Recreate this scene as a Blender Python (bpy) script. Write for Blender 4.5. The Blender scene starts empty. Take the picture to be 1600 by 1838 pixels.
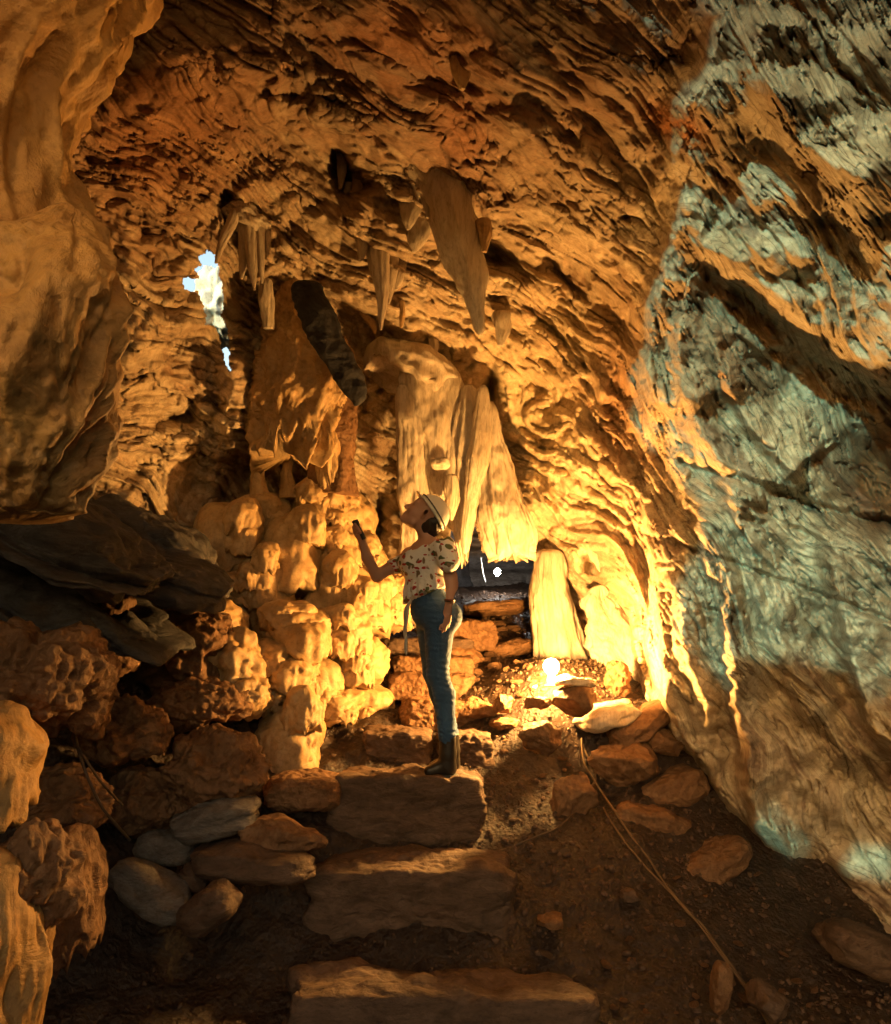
import bpy, bmesh, math, random
import numpy as np
from mathutils import Vector, Matrix

random.seed(5)
R = math.radians
D = bpy.data
SC = bpy.context.scene
COL = SC.collection

# ------------------------------------------------------------------ camera
F, CX, CY = 1400.0, 800.0, 919.0
PITCH = R(9.4)
EYE = np.array([0.0, 0.0, 1.62])
cam_d = D.cameras.new('camera'); cam = D.objects.new('camera', cam_d); COL.objects.link(cam)
cam.location = EYE; cam.rotation_euler = (R(90) + PITCH, 0, 0)
cam_d.sensor_fit = 'HORIZONTAL'; cam_d.sensor_width = 36; cam_d.lens = 36 * F / 1600
cam_d.clip_start = 0.05; cam_d.clip_end = 500
SC.camera = cam

# ------------------------------------------------------------------ world, sun, exposure
SC.view_settings.view_transform = 'Standard'; SC.view_settings.look = 'None'
SC.view_settings.exposure = 2.1; SC.view_settings.gamma = 1.0
SC.view_settings.use_curve_mapping = False
W = D.worlds.new('World'); SC.world = W; W.use_nodes = True
nt = W.node_tree; bg = nt.nodes['Background']
sky = nt.nodes.new('ShaderNodeTexSky'); sky.sky_type = 'NISHITA'; sky.sun_disc = False; sky.dust_density = 5.0; sky.air_density = 1.3
SUN_DIR = Vector((0.52, 0.845, -0.13)).normalized()      # the way the light travels
sky.sun_elevation = math.asin(-SUN_DIR.z); sky.sun_rotation = math.atan2(-SUN_DIR.x, -SUN_DIR.y)
nt.links.new(sky.outputs[0], bg.inputs[0]); bg.inputs[1].default_value = 0.15
SC.render.engine = 'CYCLES'; SC.cycles.max_bounces = 5; SC.cycles.diffuse_bounces = 1; SC.cycles.glossy_bounces = 2
sd = D.lights.new('sun', 'SUN'); sd.energy = 0.6; sd.angle = R(0.5); sd.color = (0.36, 1.0, 0.86)
sun = D.objects.new('sun', sd); COL.objects.link(sun)
sun.rotation_euler = SUN_DIR.to_track_quat('-Z', 'Y').to_euler()

# ------------------------------------------------------------------ helpers
cp, sp_ = math.cos(PITCH), math.sin(PITCH)
FWD = np.array([0, cp, sp_]); UP = np.array([0, -sp_, cp]); RT = np.array([1.0, 0, 0])
def P(px, py, d):
    px = np.asarray(px, float)[..., None]; py = np.asarray(py, float)[..., None]; d = np.asarray(d, float)[..., None]
    return EYE + d * (FWD + RT * (px - CX) / F + UP * (CY - py) / F)

TAB = np.random.RandomState(7).rand(64, 64, 64).astype(np.float32) * 2 - 1
def vn(p, s=1.0, off=0.0):
    """value noise -1..1 at points p (N,3)"""
    q = np.asarray(p, np.float32) * np.asarray(s, np.float32) + np.float32(off * 7.31 + 1000)
    i = np.floor(q).astype(np.int32); f = q - i; f = f * f * (3 - 2 * f)
    i0 = i & 63; i1 = (i + 1) & 63
    x0, y0, z0 = i0.T; x1, y1, z1 = i1.T; fx, fy, fz = f.T
    a = TAB[x0, y0, z0] * (1 - fx) + TAB[x1, y0, z0] * fx
    b = TAB[x0, y1, z0] * (1 - fx) + TAB[x1, y1, z0] * fx
    c = TAB[x0, y0, z1] * (1 - fx) + TAB[x1, y0, z1] * fx
    e = TAB[x0, y1, z1] * (1 - fx) + TAB[x1, y1, z1] * fx
    a = a * (1 - fy) + b * fy; c = c * (1 - fy) + e * fy
    return a * (1 - fz) + c * fz
def fbm(p, s=1.0, o=4, off=0.0, g=0.5):
    r = 0; a = 1.0; k = np.asarray(s, float); t = 0
    for j in range(o):
        r = r + a * vn(p, k, off + j * 3.7); t += a; a *= g; k = k * 2.03
    return r / t * 1.5
def ridged(p, s=1.0, o=3, off=0.0, g=0.5):
    r = 0; a = 1.0; k = np.asarray(s, float); t = 0
    for j in range(o):
        r = r + a * (1 - np.abs(vn(p, k, off + j * 5.1)) * 2.2); t += a; a *= g; k = k * 2.1
    return r / t
def ss(a, b, x):
    t = np.clip((x - a) / (b - a), 0, 1); return t * t * (3 - 2 * t)

def tps(pts, vals, q, chunk=20000):
    """thin plate spline through pts (n,2)"""
    pts = np.asarray(pts, float); vals = np.asarray(vals, float); n = len(pts)
    def U(a, b):
        r2 = ((a[:, None] - b[None]) ** 2).sum(2); return np.where(r2 > 1e-12, 0.5 * r2 * np.log(r2 + 1e-20), 0)
    K = U(pts, pts) + np.eye(n) * 1e-3; Q = np.c_[np.ones(n), pts]
    A = np.zeros((n + 3, n + 3)); A[:n, :n] = K; A[:n, n:] = Q; A[n:, :n] = Q.T
    w = np.linalg.solve(A, np.r_[vals, 0, 0, 0])
    out = []
    for i in range(0, len(q), chunk):
        s = q[i:i + chunk]; out.append(U(s, pts) @ w[:n] + np.c_[np.ones(len(s)), s] @ w[n:])
    return np.concatenate(out)

def polyd(x, y, line):
    """unsigned distance, side (+ = right of travel on screen), t along 0..1"""
    best = np.full(x.shape, 1e9); side = np.zeros(x.shape); tt = np.zeros(x.shape); n = len(line) - 1
    for k in range(n):
        ax, ay = line[k]; bx, by = line[k + 1]; dx, dy = bx - ax, by - ay; L = dx * dx + dy * dy
        t = np.clip(((x - ax) * dx + (y - ay) * dy) / L, 0, 1)
        ex = x - ax - t * dx; ey = y - ay - t * dy; d2 = np.hypot(ex, ey)
        m = d2 < best; best = np.where(m, d2, best)
        side = np.where(m, np.sign(dy * ex - dx * ey), side); tt = np.where(m, (k + t) / n, tt)
    return best, side, tt
def inpoly(x, y, poly):
    c = np.zeros(x.shape, bool); n = len(poly)
    for i in range(n):
        x0, y0 = poly[i]; x1, y1 = poly[(i + 1) % n]
        m = ((y0 > y) != (y1 > y)) & (x < (x1 - x0) * (y - y0) / (y1 - y0 + 1e-9) + x0); c ^= m
    return c

def link(name, me, mat=None, parent=None, smooth=True):
    o = D.objects.new(name, me); COL.objects.link(o)
    if mat is not None and not me.materials: me.materials.append(mat)
    if smooth: me.polygons.foreach_set('use_smooth', [True] * len(me.polygons))
    if parent is not None: o.parent = parent
    return o
def tag(o, label=None, cat=None, group=None, kind=None):
    if label: o['label'] = label
    if cat: o['category'] = cat
    if group: o['group'] = group
    if kind: o['kind'] = kind
    return o
def mesh_np(name, v, f, attrs=None):
    me = D.meshes.new(name); v = np.ascontiguousarray(v, np.float32); f = np.ascontiguousarray(f, np.int32)
    k = f.shape[1]; me.vertices.add(len(v)); me.vertices.foreach_set('co', v.ravel())
    me.loops.add(f.size); me.loops.foreach_set('vertex_index', f.ravel())
    me.polygons.add(len(f)); me.polygons.foreach_set('loop_start', np.arange(0, f.size, k, dtype=np.int32))
    me.polygons.foreach_set('loop_total', np.full(len(f), k, np.int32))
    me.update(calc_edges=True)
    for an, (ty, dat) in (attrs or {}).items():
        a = me.attributes.new(an, ty, 'POINT')
        if ty == 'FLOAT': a.data.foreach_set('value', np.ascontiguousarray(dat, np.float32).ravel())
        elif ty == 'FLOAT_VECTOR': a.data.foreach_set('vector', np.ascontiguousarray(dat, np.float32).ravel())
        else: a.data.foreach_set('color', np.ascontiguousarray(np.c_[dat, np.ones(len(dat))], np.float32).ravel())
    return me
def normals(v, nu, nv):
    g = v.reshape(nv, nu, 3); du = np.gradient(g, axis=1); dv = np.gradient(g, axis=0)
    n = np.cross(du, dv); n /= np.linalg.norm(n, axis=2, keepdims=True) + 1e-12
    return n.reshape(-1, 3)
def gridf(nu, nv, wrap=False):
    i = np.arange(nu if wrap else nu - 1); j = np.arange(nv - 1)
    I, J = np.meshgrid(i, j); I1 = (I + 1) % nu
    return np.stack([J * nu + I, J * nu + I1, (J + 1) * nu + I1, (J + 1) * nu + I], 2).reshape(-1, 4)

# ------------------------------------------------------------------ materials
class NB:
    def __init__(s, name):
        s.m = D.materials.new(name); s.m.use_nodes = True; s.t = s.m.node_tree; s.b = s.t.nodes['Principled BSDF']
    def n(s, ty, **k):
        o = s.t.nodes.new(ty)
        for a, v in k.items(): setattr(o, a, v)
        return o
    def l(s, a, b): s.t.links.new(a, b)
    def set(s, o, **k):
        for a, v in k.items(): o.inputs[a.replace('_', ' ')].default_value = v
        return o
    def noise(s, vec, scale, detail=5, rough=0.55, dist=0.0):
        o = s.n('ShaderNodeTexNoise'); s.l(vec, o.inputs['Vector'])
        return s.set(o, Scale=scale, Detail=detail, Roughness=rough, Distortion=dist).outputs[0]
    def ramp(s, fac, stops):
        o = s.n('ShaderNodeValToRGB'); s.l(fac, o.inputs[0]); e = o.color_ramp.elements
        while len(e) < len(stops): e.new(0.5)
        for el, (p, c) in zip(e, stops):
            el.position = p; el.color = (*c, 1) if len(c) == 3 else c
        return o.outputs[0]
    def mix(s, fac, a, b, mode='MIX'):
        o = s.n('ShaderNodeMix', data_type='RGBA', blend_type=mode)
        for i, v in ((0, fac), (6, a), (7, b)):
            if hasattr(v, 'links'): s.l(v, o.inputs[i])
            elif isinstance(v, (int, float)): o.inputs[i].default_value = v
            else: o.inputs[i].default_value = (*v, 1)
        return o.outputs[2]
    def math(s, op, a, b=0.0, c=0.0):
        o = s.n('ShaderNodeMath', operation=op)
        for i, v in enumerate((a, b, c)):
            if hasattr(v, 'links'): s.l(v, o.inputs[i])
            else: o.inputs[i].default_value = v
        return o.outputs[0]
    def bump(s, h, strength, dist, prev=None):
        o = s.n('ShaderNodeBump'); s.l(h, o.inputs['Height']); s.set(o, Strength=strength, Distance=dist)
        if prev is not None: s.l(prev, o.inputs['Normal'])
        return o.outputs[0]

def rock_mat(name, pale, mid, stain, stain_amt=0.5, rough=0.72, strat=None, attr=False, fine=1.0, bumpk=1.0, spec=0.35, pits=0.0, bands=0.0):
    b = NB(name); tc = b.n('ShaderNodeTexCoord').outputs['Object']
    mp = b.n('ShaderNodeMapping'); b.l(tc, mp.inputs[0])
    if strat: mp.inputs['Scale'].default_value = strat
    v = mp.outputs[0]
    big = b.noise(v, 1.6 * fine, 6, 0.6, 0.6); med = b.noise(v, 7 * fine, 6, 0.62, 0.8); tiny = b.noise(v, 38 * fine, 6, 0.68)
    c = b.mix(b.ramp(med, [(0.36, (0, 0, 0)), (0.64, (1, 1, 1))]), pale, mid)
    if attr:
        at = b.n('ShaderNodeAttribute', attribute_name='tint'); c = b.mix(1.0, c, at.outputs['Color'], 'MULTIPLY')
        st = b.n('ShaderNodeAttribute', attribute_name='strata').outputs['Vector']
        bn = b.noise(st, 1.0, 8, 0.66, 1.3)
        fineb = b.noise(st, 3.1, 7, 0.72, 2.2)
    sm = b.ramp(big, [(0.62 - 0.25 * stain_amt, (0, 0, 0)), (0.72 - 0.15 * stain_amt, (1, 1, 1))])
    c = b.mix(b.math('MULTIPLY', sm, 0.35 + 0.5 * stain_amt), c, stain)
    if attr:
        sa = b.n('ShaderNodeAttribute', attribute_name='stain').outputs['Fac']
        k = b.math('MULTIPLY', b.ramp(bn, [(0.44, (0, 0, 0)), (0.54, (1, 1, 1))]), sa)
        c = b.mix(k, c, stain)
        ba = b.n('ShaderNodeAttribute', attribute_name='band').outputs['Fac']
        low_ = b.noise(st, .62, 2.0, 0.45, .35); sml = b.noise(st, 5.0, 3, 0.6, .5)
        ph = b.math('FRACT', b.math('MULTIPLY_ADD', low_, 17.0, b.math('MULTIPLY', sml, 0.55)))
        lines = b.ramp(ph, [(0.0, (0.26, 0.21, 0.18)), (0.09, (0.95, .94, .93)), (0.45, (1.04, 1.04, 1.04)), (0.50, (0.82, 0.79, 0.76)), (0.58, (1, 1, 1)), (0.91, (0.9, 0.88, .86)), (1.0, (0.26, 0.21, 0.18))])
        gt = b.ramp(b.noise(st, .9, 2, .5), [(.38, (.15, .15, .15)), (.6, (1, 1, 1))])
        c = b.mix(b.math('MULTIPLY', gt, ba), c, b.mix(1.0, c, lines, 'MULTIPLY'))
        blt = b.noise(st, .8, 4, 0.55, .5)
        c = b.mix(b.math('MULTIPLY', b.ramp(blt, [(0.60, (0, 0, 0)), (0.63, (.7, .7, .7))]), ba), c, (0.20, 0.105, 0.065))
        vz = b.n('ShaderNodeTexVoronoi', feature='DISTANCE_TO_EDGE'); b.l(st, vz.inputs['Vector']); b.set(vz, Scale=.7)
        dk = b.ramp(vz.outputs[0], [(0.0, (0.25, 0.2, 0.16)), (0.018, (0.6, 0.55, 0.5)), (0.05, (1, 1, 1))])
        c = b.mix(b.math('MULTIPLY', b.n('ShaderNodeAttribute', attribute_name='crack').outputs['Fac'], .75), c, (.10, .055, .03))
        c = b.mix(0.3, c, b.mix(1.0, c, dk, 'MULTIPLY'))
    if bands:
        w = b.noise(v, 4.0, 7, 0.6, 2.5)
        w = b.ramp(w, [(0.42, (0.55, 0.5, 0.45)), (0.47, (1, 1, 1)), (0.53, (1, 1, 1)), (0.56, (0.7, 0.62, 0.55)), (0.6, (1, 1, 1))])
        c = b.mix(bands, c, b.mix(1.0, c, w, 'MULTIPLY'))
    sp = b.ramp(tiny, [(0.33, (0.45, 0.42, 0.4)), (0.5, (1, 1, 1)), (0.7, (1.15, 1.13, 1.1))])
    c = b.mix(0.55, c, b.mix(1.0, c, sp, 'MULTIPLY'))
    b.l(c, b.b.inputs['Base Color'])
    b.b.inputs['Specular IOR Level'].default_value = spec
    rr = b.n('ShaderNodeMapRange'); b.l(med, rr.inputs[0]); b.set(rr, To_Min=rough - 0.15, To_Max=rough + 0.15); b.l(rr.outputs[0], b.b.inputs['Roughness'])
    n = b.bump(med, (0.35 if attr else 0.6) * bumpk, 0.05 / fine)
    if attr: n = b.bump(fineb, 0.22 * bumpk, 0.012, n)
    n = b.bump(tiny, 0.55 * bumpk, 0.012 / fine, n)
    if pits:
        vo = b.n('ShaderNodeTexVoronoi'); b.l(v, vo.inputs['Vector']); b.set(vo, Scale=26 * fine)
        n = b.bump(vo.outputs[0], 0.7 * pits, 0.02, n)
    b.l(n, b.b.inputs['Normal'])
    return b.m
def plain(name, col, rough=0.5, metal=0.0, emit=None, es=0, spec=0.5, var=0.2, scale=40, bump=0.2):
    b = NB(name); tc = b.n('ShaderNodeTexCoord').outputs['Object']; nz = b.noise(tc, scale, 4)
    c = b.mix(b.math('MULTIPLY', nz, var * 2), col, tuple(x * 0.35 for x in col)); b.l(c, b.b.inputs['Base Color'])
    b.set(b.b, Roughness=rough, Metallic=metal); b.b.inputs['Specular IOR Level'].default_value = spec
    b.l(b.bump(nz, bump, 0.004), b.b.inputs['Normal'])
    if emit: b.b.inputs['Emission Color'].default_value = (*emit, 1); b.b.inputs['Emission Strength'].default_value = es
    return b.m

PALE = (0.56, 0.44, 0.32); MIDC = (0.40, 0.28, 0.18); RUST = (0.20, 0.075, 0.028)
M = {}
M['wall'] = rock_mat('banded_limestone', (0.66, 0.52, 0.35), (0.46, 0.33, 0.20), (0.26, 0.115, 0.05), 0.34, attr=True)
M['flow'] = rock_mat('flowstone', (0.50, 0.33, 0.16), (0.42, 0.25, 0.10), (0.30, 0.15, 0.05), 0.25, rough=0.55, bumpk=0.55, spec=0.4)
M['pale'] = rock_mat('pale_dripstone', (0.60, 0.50, 0.38), (0.46, 0.36, 0.25), (0.30, 0.19, 0.11), 0.3, rough=0.6, strat=(1.6, 1.6, 0.3), bumpk=0.7)
M['pillar'] = rock_mat('smooth_flowstone', (0.50, 0.28, 0.09), (0.36, 0.18, 0.055), (0.2, 0.12, 0.06), 0.3, rough=0.6, bumpk=0.8, fine=0.8)
M['rubble'] = rock_mat('clay_stained_rock', (0.25, 0.13, 0.06), (0.15, 0.07, 0.028), (0.12, 0.05, 0.02), 0.4, pits=0.8, bumpk=1.2)
M['slab'] = rock_mat('step_stone', (0.145, 0.085, 0.052), (0.08, 0.046, 0.027), (0.10, 0.05, 0.025), 0.35, strat=(1, 1, 2.2))
M['grey'] = rock_mat('grey_stone', (0.22, 0.19, 0.165), (0.14, 0.115, 0.095), (0.16, 0.10, 0.06), 0.3, strat=(1, 1, 2.5), bands=0.5)
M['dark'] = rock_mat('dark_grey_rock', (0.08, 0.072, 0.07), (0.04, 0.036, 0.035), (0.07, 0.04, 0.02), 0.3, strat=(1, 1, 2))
M['earth'] = rock_mat('damp_earth', (0.05, 0.025, 0.012), (0.026, 0.013, 0.007), (0.022, 0.010, 0.005), 0.3, rough=0.5, fine=1.6, bumpk=1.8, pits=0.6, spec=0.5)

# ------------------------------------------------------------------ the cave shell
ctl = """-150,-150,3.0 300,-150,3.0 600,-150,2.8 900,-150,2.6 1200,-150,2.4 1500,-150,2.2 1760,-150,2.0
-150,100,3.4 100,100,3.6 300,100,3.7 500,100,3.6 700,100,3.3 900,100,3.1 1100,100,2.9 1300,100,2.65 1500,100,2.45 1760,100,2.2
-150,300,3.9 150,300,4.2 400,300,4.7 600,250,4.5 700,300,4.4 800,300,4.2 1000,300,3.9 1200,300,3.35 1300,300,3.1 1500,300,2.8 1760,300,2.5
-150,500,4.2 200,500,4.6 400,500,5.3 550,500,5.6 700,500,5.4 900,500,5.1 1050,500,4.5 1200,500,3.9 1400,500,3.4 1760,500,2.8
-150,700,4.2 200,700,4.6 400,700,5.5 550,700,6.1 700,700,6.4 900,700,6.1 1020,700,5.7 1100,700,5.1 1200,700,4.4 1400,700,3.9 1760,700,3.15
-150,900,4.0 200,900,4.6 400,900,5.6 700,900,6.5 850,900,6.5 950,900,6.2 1080,900,5.7 1160,900,5.1 1300,900,4.35 1500,900,3.85 1760,900,3.4
-150,1100,4.0 200,1100,4.7 450,1100,5.6 700,1100,6.4 850,1100,6.6 960,1100,6.7 1060,1100,6.3 1130,1100,5.9 1200,1100,5.0 1350,1100,4.55 1500,1100,4.2 1760,1100,3.7
-150,1300,4.1 300,1300,5.0 600,1300,5.9 800,1300,6.6 1000,1300,6.9 1200,1300,5.35 1350,1300,4.8 1500,1300,4.4 1760,1300,3.9
300,1550,5.2 800,1550,6.5 1100,1550,5.9 1340,1500,4.9 1600,1550,4.25 1760,1700,3.8 1760,1900,3.8 1340,1900,5.0 800,1900,6.5"""
ctl = np.array([[float(a) for a in s.split(',')] for s in ctl.split()])
STEP = 2.2
us = np.arange(-150, 1761, STEP); vs = np.arange(-150, 1900, STEP)
NU, NV = len(us), len(vs)
cu, cv = np.meshgrid(np.linspace(-150, 1760, 120), np.linspace(-150, 1900, 120))
cd = tps(ctl[:, :2] / 500, ctl[:, 2], np.c_[cu.ravel(), cv.ravel()] / 500).reshape(120, 120)
def resamp(g, nu, nv):
    a = np.linspace(0, g.shape[1] - 1, nu); b = np.linspace(0, g.shape[0] - 1, nv)
    ai = np.minimum(a.astype(int), g.shape[1] - 2); bi = np.minimum(b.astype(int), g.shape[0] - 2); af = a - ai; bf = (b - bi)[:, None]
    t = g[bi][:, ai] * (1 - af) + g[bi][:, ai + 1] * af; u = g[bi + 1][:, ai] * (1 - af) + g[bi + 1][:, ai + 1] * af
    return t * (1 - bf) + u * bf
DD = resamp(cd, NU, NV).ravel()
PX, PY = [a.ravel() for a in np.meshgrid(us, vs)]

def near(x, y, rx, ry=None, ang=0.0):
    ry = ry or rx; c, s = math.cos(R(ang)), math.sin(R(ang)); dx, dy = PX - x, PY - y
    return np.exp(-(((dx * c + dy * s) / rx) ** 2 + ((-dx * s + dy * c) / ry) ** 2))

# smooth wandering of the fold lines, in rock coordinates
base3 = P(PX, PY, DD)
wx = fbm(base3, 1.7, 4, 11) * 26; wy = fbm(base3, 1.7, 4, 12) * 26
jx = PX + wx * 0.6 + fbm(base3, 9, 3, 13) * 9; jy = PY + wy * 0.6 + fbm(base3, 9, 3, 14) * 9
# folds: polyline, height (m, towards the cave), width (px) of the slope on its right, width on its left
folds = [
 ([(1290,60),(1250,170),(1215,300),(1230,400),(1330,470),(1460,580),(1580,660),(1760,730)], .46, 340, 30, 1),
 ([(1215,390),(1180,560),(1160,660),(1175,760)], .42, 130, 20, 1),
 ([(1230,560),(1215,640),(1240,720),(1300,840),(1330,930)], .34, 100, 16, 1),
 ([(1165,900),(1175,1000),(1190,1120),(1200,1240),(1230,1330),(1300,1440),(1360,1500)], .46, 120, 18, 1),
 ([(1235,840),(1260,960),(1300,1080),(1320,1200),(1340,1330),(1370,1480),(1450,1570)], .46, 120, 18, 1),
 ([(1330,930),(1345,1040),(1390,1130),(1440,1240),(1470,1300)], .22, 100, 16, 1),
 ([(1400,1050),(1425,1160),(1480,1290),(1560,1400)], .14, 90, 16, 1),
 ([(1290,640),(1330,730),(1390,800),(1440,860)], .26, 90, 16, 1),
 ([(1180,1000),(1230,1110),(1262,1220),(1275,1330)], .22, 60, 14, 1),
 ([(1490,960),(1520,1080),(1540,1180),(1580,1300),(1700,1450)], .44, 160, 20, 1),
 ([(1050,560),(1040,700),(1060,830),(1110,900),(1100,1000),(1150,1080),(1175,1200),(1215,1290)], .22, 70, 40, 1),
 ([(880,60),(930,160),(990,250),(1060,330),(1120,420),(1190,520),(1150,660)], .18, 90, 60, -1),
 ([(830,0),(900,130),(950,230),(1020,300),(1050,400),(1180,520)], .20, 60, 26, 1),
 ([(280,30),(400,130),(520,200),(640,230),(720,330),(800,430),(950,560)], .34, 40, 200, -1),
 ([(560,160),(640,250),(640,330),(700,420),(745,500)], .20, 26, 90, -1),
 ([(380,330),(440,400),(480,480)], .16, 30, 60, -1),
 ([(180,640),(300,600),(400,640),(415,740),(400,850),(380,900)], .25, 90, 24, -1),
 ([(200,470),(260,560),(330,620)], .16, 26, 60, -1),
 ([(150,230),(300,330),(420,330),(540,300)], .12, 60, 40, -1),
 ([(1060,120),(1130,240),(1230,280)], .15, 60, 30, 1),
 ([(1390,0),(1350,120),(1440,260),(1600,360)], .2, 120, 30, 1),
]
disp = np.zeros(PX.shape)
for line, A, wr, wl, sgn in folds:
    d, sd_, tt = polyd(jx, jy, line)
    s = d * sd_                  # +: right of the line when it runs down the page
    pr = np.where(s > 0, np.exp(-(s / wr) ** 1.3), np.exp(-(s / wl) ** 2))
    end = ss(0, .12, tt) * ss(1, .88, tt) if True else 1
    disp += A * pr * (0.35 + 0.65 * end)
# dark joints that cross the right wall
for line, A, w in [([(1225,830),(1300,850),(1400,885),(1500,920),(1700,975)], .10, 9),
                   ([(1240,850),(1340,900),(1430,950),(1600,1030)], .05, 5), ([(1060,900),(1150,960),(1300,1010),(1450,1060),(1650,1130)], .06, 5),
                   ([(1180,1060),(1280,1100),(1400,1180)], .05, 4), ([(1170,1130),(1260,1170),(1330,1210)], .04, 4), ([(1330,930),(1420,950),(1520,1000)], .05, 5)]:
    d, _, tt = polyd(PX + wx * .25, PY + wy * .3 + fbm(base3, 14, 3, 3) * 5, line)
    disp += -A * np.exp(-(d / w) ** 2) + A * .6 * np.exp(-((d - w * 2.2) / w) ** 2) * (0.5 + fbm(base3, 8, 2, 8))

# stream function whose contours follow the bedding
slope = np.interp(us, [-150, 100, 500, 800, 1100, 1200, 1350, 1600, 1760], [.8, .8, .75, .75, 1.0, 1.6, 1.5, 1.05, .9])
G = np.concatenate([[0], np.cumsum((slope[1:] + slope[:-1]) / 2 * STEP)])
Gp = np.tile(G, NV)
swirl = fbm(base3, .8, 2, 21) * 95 + fbm(base3, 2.2, 2, 22) * 30 + fbm(base3, 9, 2, 24) * 5
psi = (PY - Gp + swirl)
along = (PX * .6 + PY * .8) + fbm(base3, 1.3, 2, 23) * 60
q = np.c_[along / 210, psi / 40, DD * .35]
lay1 = ridged(q, (1, 1, 1), 3, 31, .55)
q2 = np.c_[along / 95, psi / 14, DD * .3]
lay2 = fbm(q2, 1.0, 3, 35)
def plates(lam, lalong, off, warp):
    ph = psi / lam + warp * fbm(np.c_[along / lalong, psi / (lam * 5), DD * .3], 1.0, 3, off)
    t = ph - np.floor(ph); h = t ** 1.4 * ss(1.0, .86, t)
    cell = np.floor(ph); am = .5 + .9 * vn(np.c_[along / lalong * 1.3, cell * 5.3, cell * 0], 1.0, off + 2)
    return h * np.clip(am, 0, 1.3)
pl1 = plates(64, 430, 131, 1.3); pl2 = plates(24, 260, 133, 1.1); pl3 = plates(11, 150, 135, 1.2)
scal = np.abs(fbm(np.c_[along / 170, psi / 80, DD * .4], 1.0, 2, 37))
amt = DD / 5.0
smooth_r = np.clip(ss(1130, 1260, PX - 60 * np.sin(PY / 140)) , 0, 1)
rough = (1 + 0.4 * near(280, 300, 250) + .2 * near(1000, 850, 160) - .4 * near(500, 330, 140, 80, 10)) * (1 - .72 * smooth_r)
disp += amt * .125 * pl1 * np.maximum(rough, 1 - .35 * smooth_r) * (1 - .3 * near(500, 330, 140, 80))
disp += amt * rough * (0.055 * pl2 + .014 * pl3 + .03 * lay1 + 0.005 * lay2 - 0.045 * scal)
disp += 0.22 * fbm(base3, 1.5, 3, 41) + .07 * fbm(base3, 5.5, 3, 43)
disp += amt * .011 * fbm(base3, 17, 3, 45) * (rough + .1)
# thin cracks and broken edges
def crack(sa, sb, off, w, o=3):
    n_ = fbm(np.c_[along / sa, psi / sb, DD * .6], 1.0, o, off); g_ = ss(-.1, .35, vn(np.c_[along / (sa * 2), psi / (sb * 3), DD], 1.0, off + 9))
    return np.exp(-(n_ / w) ** 2) * g_
ck = crack(120, 46, 201, .035) + .8 * crack(60, 20, 203, .05) * (1 - .5 * smooth_r) + .8 * crack(300, 70, 205, .022)
ck2 = crack(34, 26, 207, .05, 2) * (1 - .6 * smooth_r)
disp -= amt * (.045 * ck + .022 * ck2)
blk = vn(np.c_[np.floor(along / 46 + .8 * vn(base3, 3, 63)) * 3.7, np.floor(psi / 24 + .8 * vn(base3, 3, 64)) * 5.1, DD * 0], 1.0, 65)
disp += amt * .022 * blk * (1 - .7 * smooth_r)
# scattered small pits in the banded right wall
disp -= smooth_r * .05 * ss(.52, .75, fbm(np.c_[along / 34, psi / 12, DD], 1.0, 2, 47)) * amt
# pitted, honeycombed zones
pz = near(640, 250, 60, 90, -30) + near(900, 300, 60, 70) + near(960, 760, 110, 200) + near(830, 90, 60, 60) + near(340, 760, 60, 60)
disp += pz * (-.09 * np.clip(fbm(base3, 9, 3, 51), -.2, 1)) * amt
# hollows and shelves
for x, y, rx, ry, an, A in [(612, 300, 16, 45, -15, -.55), (640, 330, 22, 14, 0, -.3), (415, 375, 16, 45, -28, -.45), (440, 425, 18, 14, 0, -.4),
        (320, 615, 40, 22, 15, -.30), (450, 560, 38, 60, 0, -.22), (315, 750, 30, 13, 5, -.35), (430, 850, 60, 60, 0, -.4), (680, 940, 14, 40, 5, -.6),
        (690, 790, 35, 110, 0, -.25), (1020, 480, 60, 30, 35, -.15), (890, 460, 55, 22, 20, -.35), (150, 1020, 230, 90, 35, -.55), (880, 700, 10, 50, 5, -.3),
        (570, 560, 60, 30, 0, -.2), (20, 480, 30, 30, 0, 0), (1060, 1010, 10, 14, 0, -.3), (1100, 1200, 30, 60, 25, .15), (1560, 860, 70, 100, 0, -.25),
        (920, 590, 34, 20, 20, -.12), (700, 1000, 60, 50, 0, -.2)]:
    disp += A * near(x, y, rx, ry, an)
disp *= 1 - .85 * near(388, 560, 42, 100)
DD2 = DD - disp
V = P(PX, PY, DD2)
Nn = normals(V, NU, NV); Nn *= -np.sign((Nn * (V - EYE)).sum(1))[:, None]
# overhanging lips: push sideways along the coarse normal, not only along the view
V += Nn * (0.020 * pl2 * amt * rough + 0.008 * lay2 * amt * rough)[:, None]

# regional tint, staining and banding of the rock, with light and shade painted into some tints
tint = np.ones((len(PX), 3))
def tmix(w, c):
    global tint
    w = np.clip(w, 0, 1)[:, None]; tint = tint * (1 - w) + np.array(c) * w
nz = fbm(base3, 2.2, 4, 71)
tmix(ss(1090, 1260, PX - (PY - 600) * .08 + nz * 70) * .9, (1.0, 1.06, 1.12))
tmix(ss(480, 20, PY + .10 * np.abs(PX - 600) + nz * 60) * .95, (.36, .31, .29))  # dimness towards the top of the ceiling, painted into the tint
tmix(near(760, 130, 190, 120, 45) + near(600, 60, 160, 70), (0.40, .38, .41))  # painted shade that tones down the upper ceiling
tmix(near(280, 230, 150, 180, 30) * 1.3, (.75, .50, .36))
tmix(near(720, 60, 120, 60) + near(830, 240, 70, 100) * .9, (.62, .36, .24))
tmix(near(1210, 220, 60, 30, 30) * 1.3, (.9, .42, .15))
tmix(near(1150, 60, 120, 120), (.55, .5, .55))
tmix(near(1040, 250, 90, 90) * .6, (.6, .45, .36))
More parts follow.
